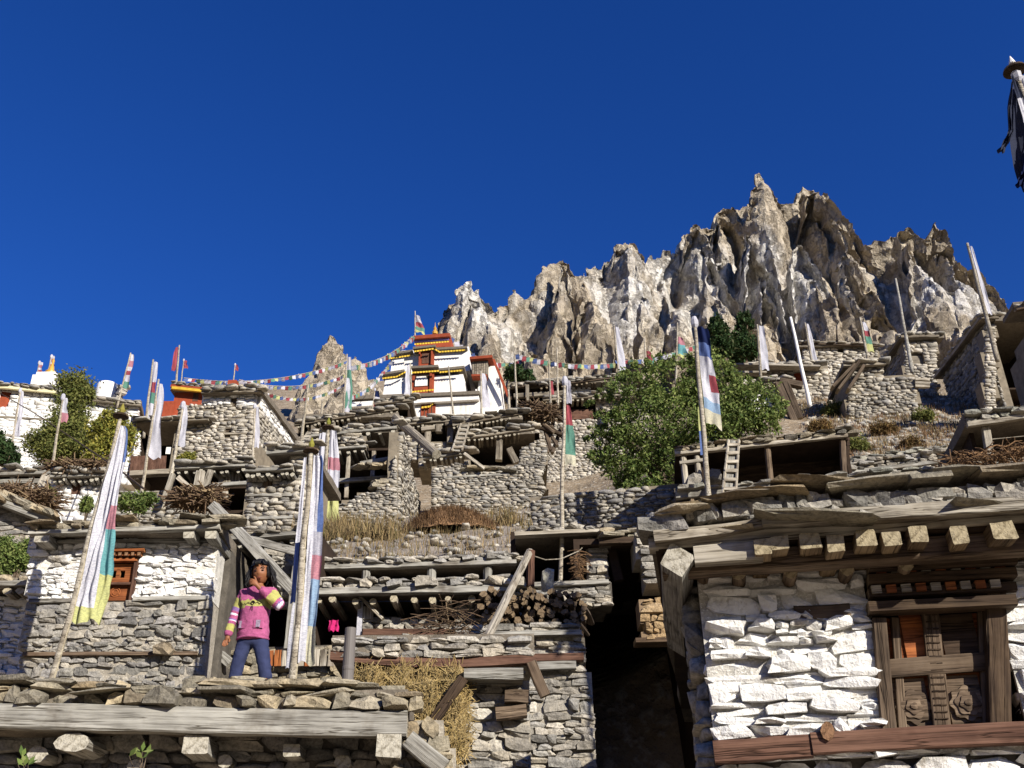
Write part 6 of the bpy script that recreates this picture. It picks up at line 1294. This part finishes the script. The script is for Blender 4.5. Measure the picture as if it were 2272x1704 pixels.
# hay
hay = tag(empty('hay', at(905, 1600, 9.75)), 'golden hay heaped in the little stone hay store', 'hay'); hp = []
V = []; nx, ny = 24, 16
for j in range(ny + 1):
    for i in range(nx + 1):
        px = lerp(786, 1032, i / nx); py = lerp(1478, 1660, j / ny) ; p = at(px, py, 9.85 - .25 * (j / ny) + .05 * math.sin(i * 1.1) + .1 * noise.noise(V3((i * .4, j * .4, 0)))) - hay.location; V.append(p)
mesh_obj('heap', V, [(j * (nx + 1) + i, (j + 1) * (nx + 1) + i, (j + 1) * (nx + 1) + i + 1, j * (nx + 1) + i + 1) for j in range(ny) for i in range(nx)], M['hay'], hay, True)
hb = []
for _ in range(5200):
    v = RN.choice(V); hb.append((v.x + RN.uniform(-.05, .05), v.y - RN.uniform(0, .05), v.z - RN.uniform(0, .1)))
P_ = np.array(hb); N = len(P_); d = rs.normal(size=(N, 3)) * np.array([.7, .35, 1]); d /= np.linalg.norm(d, axis=1)[:, None]; d *= rs.uniform(.04, .13, (N, 1)); s_ = np.cross(d, np.array([0, -1.0, .2])); s_ /= np.linalg.norm(s_, axis=1)[:, None] + 1e-9
Vv = np.stack([P_ - d - s_ * .003, P_ - d + s_ * .003, P_ + d + s_ * .003, P_ + d - s_ * .003], 1); tag(arr_mesh('straws', Vv, np.arange(N * 4).reshape(N, 4), M['hay'], hay), kind='stuff')
# ------------------------------------------------------------------ the child
M['skin'] = plain('skin', '#8f5d3e', .12, 14, .1, rough=.55, spec=.3)
M['hair'] = plain('hair', '#14100e', .3, 60, .5, rough=.5, spec=.35, dist=.01)
M['knit_pink'] = plain('knit_pink', '#ad5a80', .3, 26, .8, dist=.012)
M['knit_yellow'] = plain('knit_yellow', '#b0ab62', .18, 30, .5, dist=.008)
M['knit_white'] = plain('knit_white', '#e3dce4', .1, 30, .4, dist=.008)
M['knit_violet'] = plain('knit_violet', '#8a6a9c', .15, 30, .4, dist=.008)
M['knit_grey'] = plain('knit_grey', '#9a8a9a', .5, 60, .4, dist=.008)
M['denim'] = plain('denim', '#343a58', .25, 12, .5, dist=.01)
M['leather'] = plain('leather', '#4d3626', .3, 20, .3)
M['lip'] = plain('lip', '#7a4038', .1, 10, 0)
M['ink'] = plain('ink', '#231a22', .1, 10, 0)
def skin_mesh(chains, root, sub=2):
    """chains: lists of (x,y,z,r); chains that start on a joint of another share it -> (verts, faces)"""
    V = []; E = []; Rr = []; key = {}
    for ch in chains:
        prev = None
        for x, y, z, r in ch:
            k = (round(x, 4), round(y, 4), round(z, 4))
            if k not in key: key[k] = len(V); V.append((x, y, z)); Rr.append(r if hasattr(r, '__len__') else (r, r))
            i = key[k]
            if prev is not None: E.append((prev, i))
            prev = i
    me = bpy.data.meshes.new('t'); me.from_pydata(V, E, []); o = link(bpy.data.objects.new('t', me))
    o.modifiers.new('s', 'SKIN'); me.skin_vertices
    for i, sv in enumerate(me.skin_vertices[0].data): sv.radius = Rr[i]; sv.use_root = (i == root)
    sb = o.modifiers.new('u', 'SUBSURF'); sb.levels = sub; sb.render_levels = sub
    bpy.context.view_layer.update(); dg = bpy.context.evaluated_depsgraph_get(); m2 = bpy.data.meshes.new_from_object(o.evaluated_get(dg)); bpy.data.objects.remove(o)
    v = [tuple(x.co) for x in m2.vertices]; f = [tuple(p.vertices) for p in m2.polygons]; bpy.data.meshes.remove(m2)
    return v, f
GIRL = at(549, 1524, 9.1)
girl = tag(empty('person', GIRL, math.radians(-4)), 'child in pink knitted sweater and navy trousers standing with a hand at the mouth', 'person')
pel = (0, 0, .50)
sL, eL, wL = (-.135, .0, .855), (-.195, .0, .645), (-.222, -.04, .455)      # arm hanging at the picture's left
sR, eR, wR = (.145, .0, .855), (.262, -.075, .69), (.055, -.15, .865)        # arm raised to the mouth
hd = (.015, -.01, 1.045)
fing = []
for i, (dx, l) in enumerate(((-.022, .045), (-.008, .055), (.006, .052), (.02, .042))):
    b = (wL[0] + dx - .005, wL[1] - .012, wL[2] - .055); fing.append([(wL[0], wL[1], wL[2] - .02, .02), (*b, .0095), (b[0], b[1] - .012, b[2] - l * .6, .0085), (b[0] + .004, b[1] - .03, b[2] - l, .007)])
fing.append([(wL[0], wL[1], wL[2] - .02, .02), (wL[0] + .032, wL[1] - .02, wL[2] - .045, .009), (wL[0] + .03, wL[1] - .035, wL[2] - .07, .0075)])
pr = (wR[0] - .03, wR[1] - .012, wR[2] + .035)
for i, (dz, l) in enumerate(((.03, .055), (.016, .06), (.002, .055), (-.012, .045))):
    b = (pr[0] - .02, pr[1] - .012, pr[2] + dz); fing.append([(*pr, .02), (*b, .0095), (b[0] - l * .5, b[1] + .006, b[2] + .004, .0085), (b[0] - l * .75, b[1] + .03, b[2] + .002, .007)])
fing.append([(*pr, .02), (pr[0] - .005, pr[1] + .004, pr[2] + .05, .009), (pr[0] - .025, pr[1] + .01, pr[2] + .068, .0075)])
body = [[(*pel, (.095, .075)), (0, 0, .62, (.095, .072)), (0, 0, .76, (.105, .07)), (0.0, 0, .87, (.07, .055)), (.005, 0, .925, (.04, .04)), (.01, -.005, .985, (.045, .045))],
        [(0, 0, .87, (.07, .055)), (*sL, .042), (*eL, .032), (*wL, .022), (wL[0], wL[1], wL[2] - .02, .02)], [(0, 0, .87, (.07, .055)), (*sR, .042), (*eR, .034), (*wR, .022), (*pr, .02)],
        [(*pel, (.095, .075)), (-.075, 0, .43, .068), (-.105, -.01, .25, .05), (-.125, .01, .05, .034), (-.13, -.07, .025, .028)], [(*pel, (.095, .075)), (.085, 0, .43, .068), (.12, -.015, .25, .05), (.16, .0, .05, .034), (.175, -.07, .025, .028)]]
bv, bf = skin_mesh(body + fing, 0, 1)
# head joined into the same body mesh: skull, brow, cheeks, nose, lips and chin pushed out of an ellipsoid
hv = []; hf = []; nu, nv = 28, 22
def g(a, b, s): return math.exp(-(a * a + b * b) / (s * s))
tilt = Matrix.Rotation(math.radians(-6), 3, 'Y') @ Matrix.Rotation(math.radians(9), 3, 'X') @ Matrix.Rotation(math.radians(6), 3, 'Z')
for j in range(nv + 1):
    th = math.pi * j / nv
    for i in range(nu):
        ph = 2 * math.pi * i / nu; x, y, z = math.sin(th) * math.cos(ph), math.sin(th) * math.sin(ph), math.cos(th)
        w = .077 * (1 - .16 * max(0, -z - .2)); p_ = V3((x * w, y * .09, z * .108))
        if y < 0:
            p_.y -= .016 * g(p_.x, p_.z + .012, .013) + .008 * g(p_.x, p_.z - .01, .012) + .006 * g(p_.x, p_.z + .055, .02) + .008 * g(p_.x, p_.z + .09, .022) + .007 * (g(p_.x - .042, p_.z + .025, .025) + g(p_.x + .042, p_.z + .025, .025)) - .008 * (g(p_.x - .033, p_.z - .012, .014) + g(p_.x + .033, p_.z - .012, .014))
        if abs(abs(p_.x) - w) < .012 and abs(p_.z + .005) < .025 and abs(y) < .3: p_.x *= 1.12
        hv.append(tuple(tilt @ p_ + V3(hd)))
for j in range(nv):
    for i in range(nu): hf.append((j * nu + i, (j + 1) * nu + i, (j + 1) * nu + (i + 1) % nu, j * nu + (i + 1) % nu))
o_ = len(bv); mesh_obj('body', bv + hv, bf + [tuple(k + o_ for k in f) for f in hf], M['skin'], girl, True)
def hp_(x, y, z): return tilt @ V3((x, y, z)) + V3(hd)
for sx in (-1, 1):
    lathe('eye', hp_(sx * .033, -.084, .008) , [(-.006, .001), (-.004, .011), (.003, .012), (.005, .001)], M['ink'], girl, 10); m = MB(); m.tube([hp_(sx * .017, -.09, .03), hp_(sx * .035, -.09, .036), hp_(sx * .054, -.08, .03)], .004, 5); m.build('eyebrow', M['hair'], girl)
m = MB(); m.tube([hp_(-.022, -.09, -.06), hp_(0, -.096, -.057), hp_(.022, -.09, -.06)], [.003, .006, .003], 6); m.build('lips', M['lip'], girl)
# hair: a cap that leaves the face free, with loose strands down to the shoulders
cv = []; cf = []
for j in range(nv + 1):
    th = math.pi * .86 * j / nv
    for i in range(nu):
        ph = 2 * math.pi * i / nu; x, y, z = math.sin(th) * math.cos(ph), math.sin(th) * math.sin(ph), math.cos(th); k = 1.13 + .06 * noise.noise(V3((x * 4, y * 4, z * 4))) + (.12 * max(0, -z) if y > -.3 else 0)
        cv.append(tuple(hp_(x * .084 * k, y * .097 * k + .004, z * .115 * k + .004)))
for j in range(nv):
    for i in range(nu):
        ph = 2 * math.pi * (i + .5) / nu; th = math.pi * .86 * (j + .5) / nv; x, y, z = math.sin(th) * math.cos(ph), math.sin(th) * math.sin(ph), math.cos(th)
        if y < -.25 and abs(x) < .8 and z < .56 + .1 * math.cos(x * 5): continue
        cf.append((j * nu + i, (j + 1) * nu + i, (j + 1) * nu + (i + 1) % nu, j * nu + (i + 1) % nu))
hair = mesh_obj('hair', cv, cf, M['hair'], girl, True)
m = MB(); rgh = random.Random(4)
for k in range(190):
    a = rgh.uniform(-.35, math.pi + .35); z0 = rgh.uniform(-.03, .1); r0 = .1 * math.sqrt(max(.1, 1 - (z0 / .13) ** 2)); x, y = math.cos(a) * r0, math.sin(a) * r0
    p0 = V3((x, y, z0)); p1 = V3((x * 1.2 + rgh.uniform(-.03, .03), y * 1.15, z0 - .07)); p2 = V3((x * 1.25 + rgh.uniform(-.025, .025), y * 1.1 + rgh.uniform(-.02, .02), z0 - rgh.uniform(.11, .19)))
    m.tube([hp_(*p0), hp_(*p1), hp_(*p2)], [.009, .008, .002], 5)
for k in range(12):
    x = rgh.uniform(-.07, .07); m.tube([hp_(x * .8, -.08, .108), hp_(x, -.1, .085), hp_(x * 1.15, -.1, .065 - rgh.uniform(0, .012))], [.008, .006, .002], 5)
tag(m.build('strands', M['hair'], hair, True), kind='stuff')
# sweater
sv, sf = skin_mesh([[(0, 0, .395, (.15, .118)), (0, 0, .45, (.162, .122)), (0, 0, .54, (.152, .118)), (0, 0, .7, (.136, .108)), (0, 0, .82, (.122, .095)), (.002, 0, .885, (.07, .06))],
                    [(0, 0, .82, (.122, .095)), (-.13, 0, .845, .062), (*eL, .046), (wL[0] + .002, wL[1], wL[2] + .015, .04), (wL[0], wL[1] - .003, wL[2] - .01, .034)], [(0, 0, .82, (.122, .095)), (.14, 0, .845, .066), (*eR, .056), (wR[0] + .05, wR[1] + .02, wR[2] - .04, .044), (wR[0] + .012, wR[1] + .004, wR[2] - .006, .034)]], 0, 3)
mats = [M['knit_pink'], M['knit_yellow'], M['knit_violet'], M['knit_white']]; mi = []
def seg_t(p, a, b):
    a, b = V3(a), V3(b); t = max(0, min(1, (p - a).dot(b - a) / (b - a).length_squared)); return t, (p - a.lerp(b, t)).length
for f in sf:
    c = sum((V3(sv[i]) for i in f), V3()) / len(f); r_ = 0
    tl, dl_ = seg_t(c, sL, eL); tl2, dl2 = seg_t(c, eL, wL); tr_, dr_ = seg_t(c, sR, eR); tr2, dr2 = seg_t(c, eR, wR)
    if c.x < -.125 and c.z < .84 or dl2 < .06 and c.x < -.15:
        t = tl * .5 if dl_ <= dl2 else .5 + tl2 * .5
        r_ = 1 if .14 < t < .34 else 2 if .34 < t < .4 else 3 if .46 < t < .5 else 2 if .6 < t < .64 else 3 if .64 < t < .67 else 1 if .74 < t < .9 else 0
    elif (c.x > .16 or (c.y < -.1 and c.z > .7 and c.x > .07)):
        if dr_ <= dr2: r_ = 1 if .12 < tr_ < .62 else 2 if .62 < tr_ < .7 else 3 if .7 < tr_ < .76 else 0
        else: r_ = 3 if tr2 < .1 else 2 if tr2 < .16 else 1 if .25 < tr2 < .55 else 0
    elif .70 < c.z < .765 and c.y < .03: r_ = 1
    elif .70 < c.z < .765: r_ = 1
    mi.append(r_)
def crease(vs, amp, sc_):
    return [tuple(V3(v) + V3((v[0], v[1], 0)).normalized() * amp * (noise.noise(V3((v[0] * sc_, v[1] * sc_, v[2] * sc_ * 1.6))) + .6 * noise.noise(V3((v[0] * sc_ * 2.3, v[1] * sc_ * 2, v[2] * sc_ * 3.5 + v[0] * 20))))) for v in vs]
sv = crease(sv, .009, 14)
swt = mesh_obj('sweater', sv, sf, None, girl, True, mats, mi)
hx = max(v[0] for v in sv if abs(v[2] - .43) < .03); hy = max(v[1] for v in sv if abs(v[2] - .43) < .03); m = MB(); m.tube([(hx * .97 * math.cos(a), hy * .97 * math.sin(a), .425 + .004 * math.sin(a * 3)) for a in np.linspace(0, 2 * math.pi, 33)], .012, 6); m.build('hem', M['knit_pink'], swt, True)
m = MB(); m.tube([(.002 + .068 * math.cos(a), .056 * math.sin(a), .893) for a in np.linspace(0, 2 * math.pi, 25)], .013, 6); m.build('collar', M['knit_pink'], swt, True)
def front_y(x, z):
    best = 0
    for v in sv:
        if abs(v[0] - x) < .025 and abs(v[2] - z) < .025: best = min(best, v[1])
    return best
m = MB()
for sx, s in ((0, 1),):
    m.tube([(.0 + .02 * math.cos(a) * (1 - a / 14), front_y(0, .73) - .003, .732 + .022 * math.sin(a) * (1 - a / 14)) for a in np.linspace(0, 9, 26)], .0035, 5)
for sx in (-1, 1): m.tube([(sx * .025, front_y(sx * .03, .73) - .002, .73), (sx * .045, front_y(sx * .05, .735) - .002, .742), (sx * .065, front_y(sx * .065, .725) - .002, .722), (sx * .08, front_y(sx * .08, .73) - .002, .735)], .003, 5)
m.tube([(-.004, front_y(0, .7) - .003, .705), (-.012, front_y(0, .68) - .005, .67)], .003, 4); m.tube([(.004, front_y(0, .7) - .003, .705), (.006, front_y(0, .68) - .005, .66)], .003, 4); m.build('emblem', M['ink'], swt)
for sx in (-.085, .075):
    m = MB(); n = 5
    pts = [[(sx + (i / n - .5) * .085, front_y(sx + (i / n - .5) * .085, z) - .004, z) for i in range(n + 1)] for z in (.5, .54, .58)]
    v = [q for r_ in pts for q in r_]; pk = mesh_obj('pocket', v, [(j * (n + 1) + i, j * (n + 1) + i + 1, (j + 1) * (n + 1) + i + 1, (j + 1) * (n + 1) + i) for j in range(2) for i in range(n)], M['knit_pink'], swt, True)
    v2 = [(sx + (a - .5) * .04, front_y(sx, b) - .012, b) for b in (.505, .535, .57) for a in (0, .5, 1)]; mesh_obj('patch', v2, [(0, 1, 4, 3), (3, 4, 7, 6), (1, 2, 5, 4), (4, 5, 8, 7)], M['knit_grey'], pk)
# trousers and shoes
tv, tf = skin_mesh([[(0, 0, .53, (.105, .08)), (0, 0, .47, (.115, .088)), (-.068, 0, .40, .08), (-.1, -.012, .25, .066), (-.122, .0, .1, .06), (-.13, .0, .035, .062)], [(0, 0, .47, (.115, .088)), (.078, 0, .40, .08), (.118, -.015, .25, .066), (.152, .0, .1, .06), (.165, .0, .04, .062)]], 0, 3)
tv = crease(tv, .007, 16)
mesh_obj('trousers', tv, tf, M['denim'], girl, True)
for x in (-.132, .17):
    fv, ff = skin_mesh([[(x, .03, .02, (.03, .04)), (x, -.03, .022, (.032, .042)), (x * 1.03, -.1, .015, (.022, .038))]], 0, 1); mesh_obj('shoe', fv, ff, M['leather'], girl, True)
st_ = stone_obj('roof_slab', Ar, M['roof_stone'], A.loc(GIRL + V3((0, 0, -.06))), (.7, .5, .1), (0, 0, .1), 3)
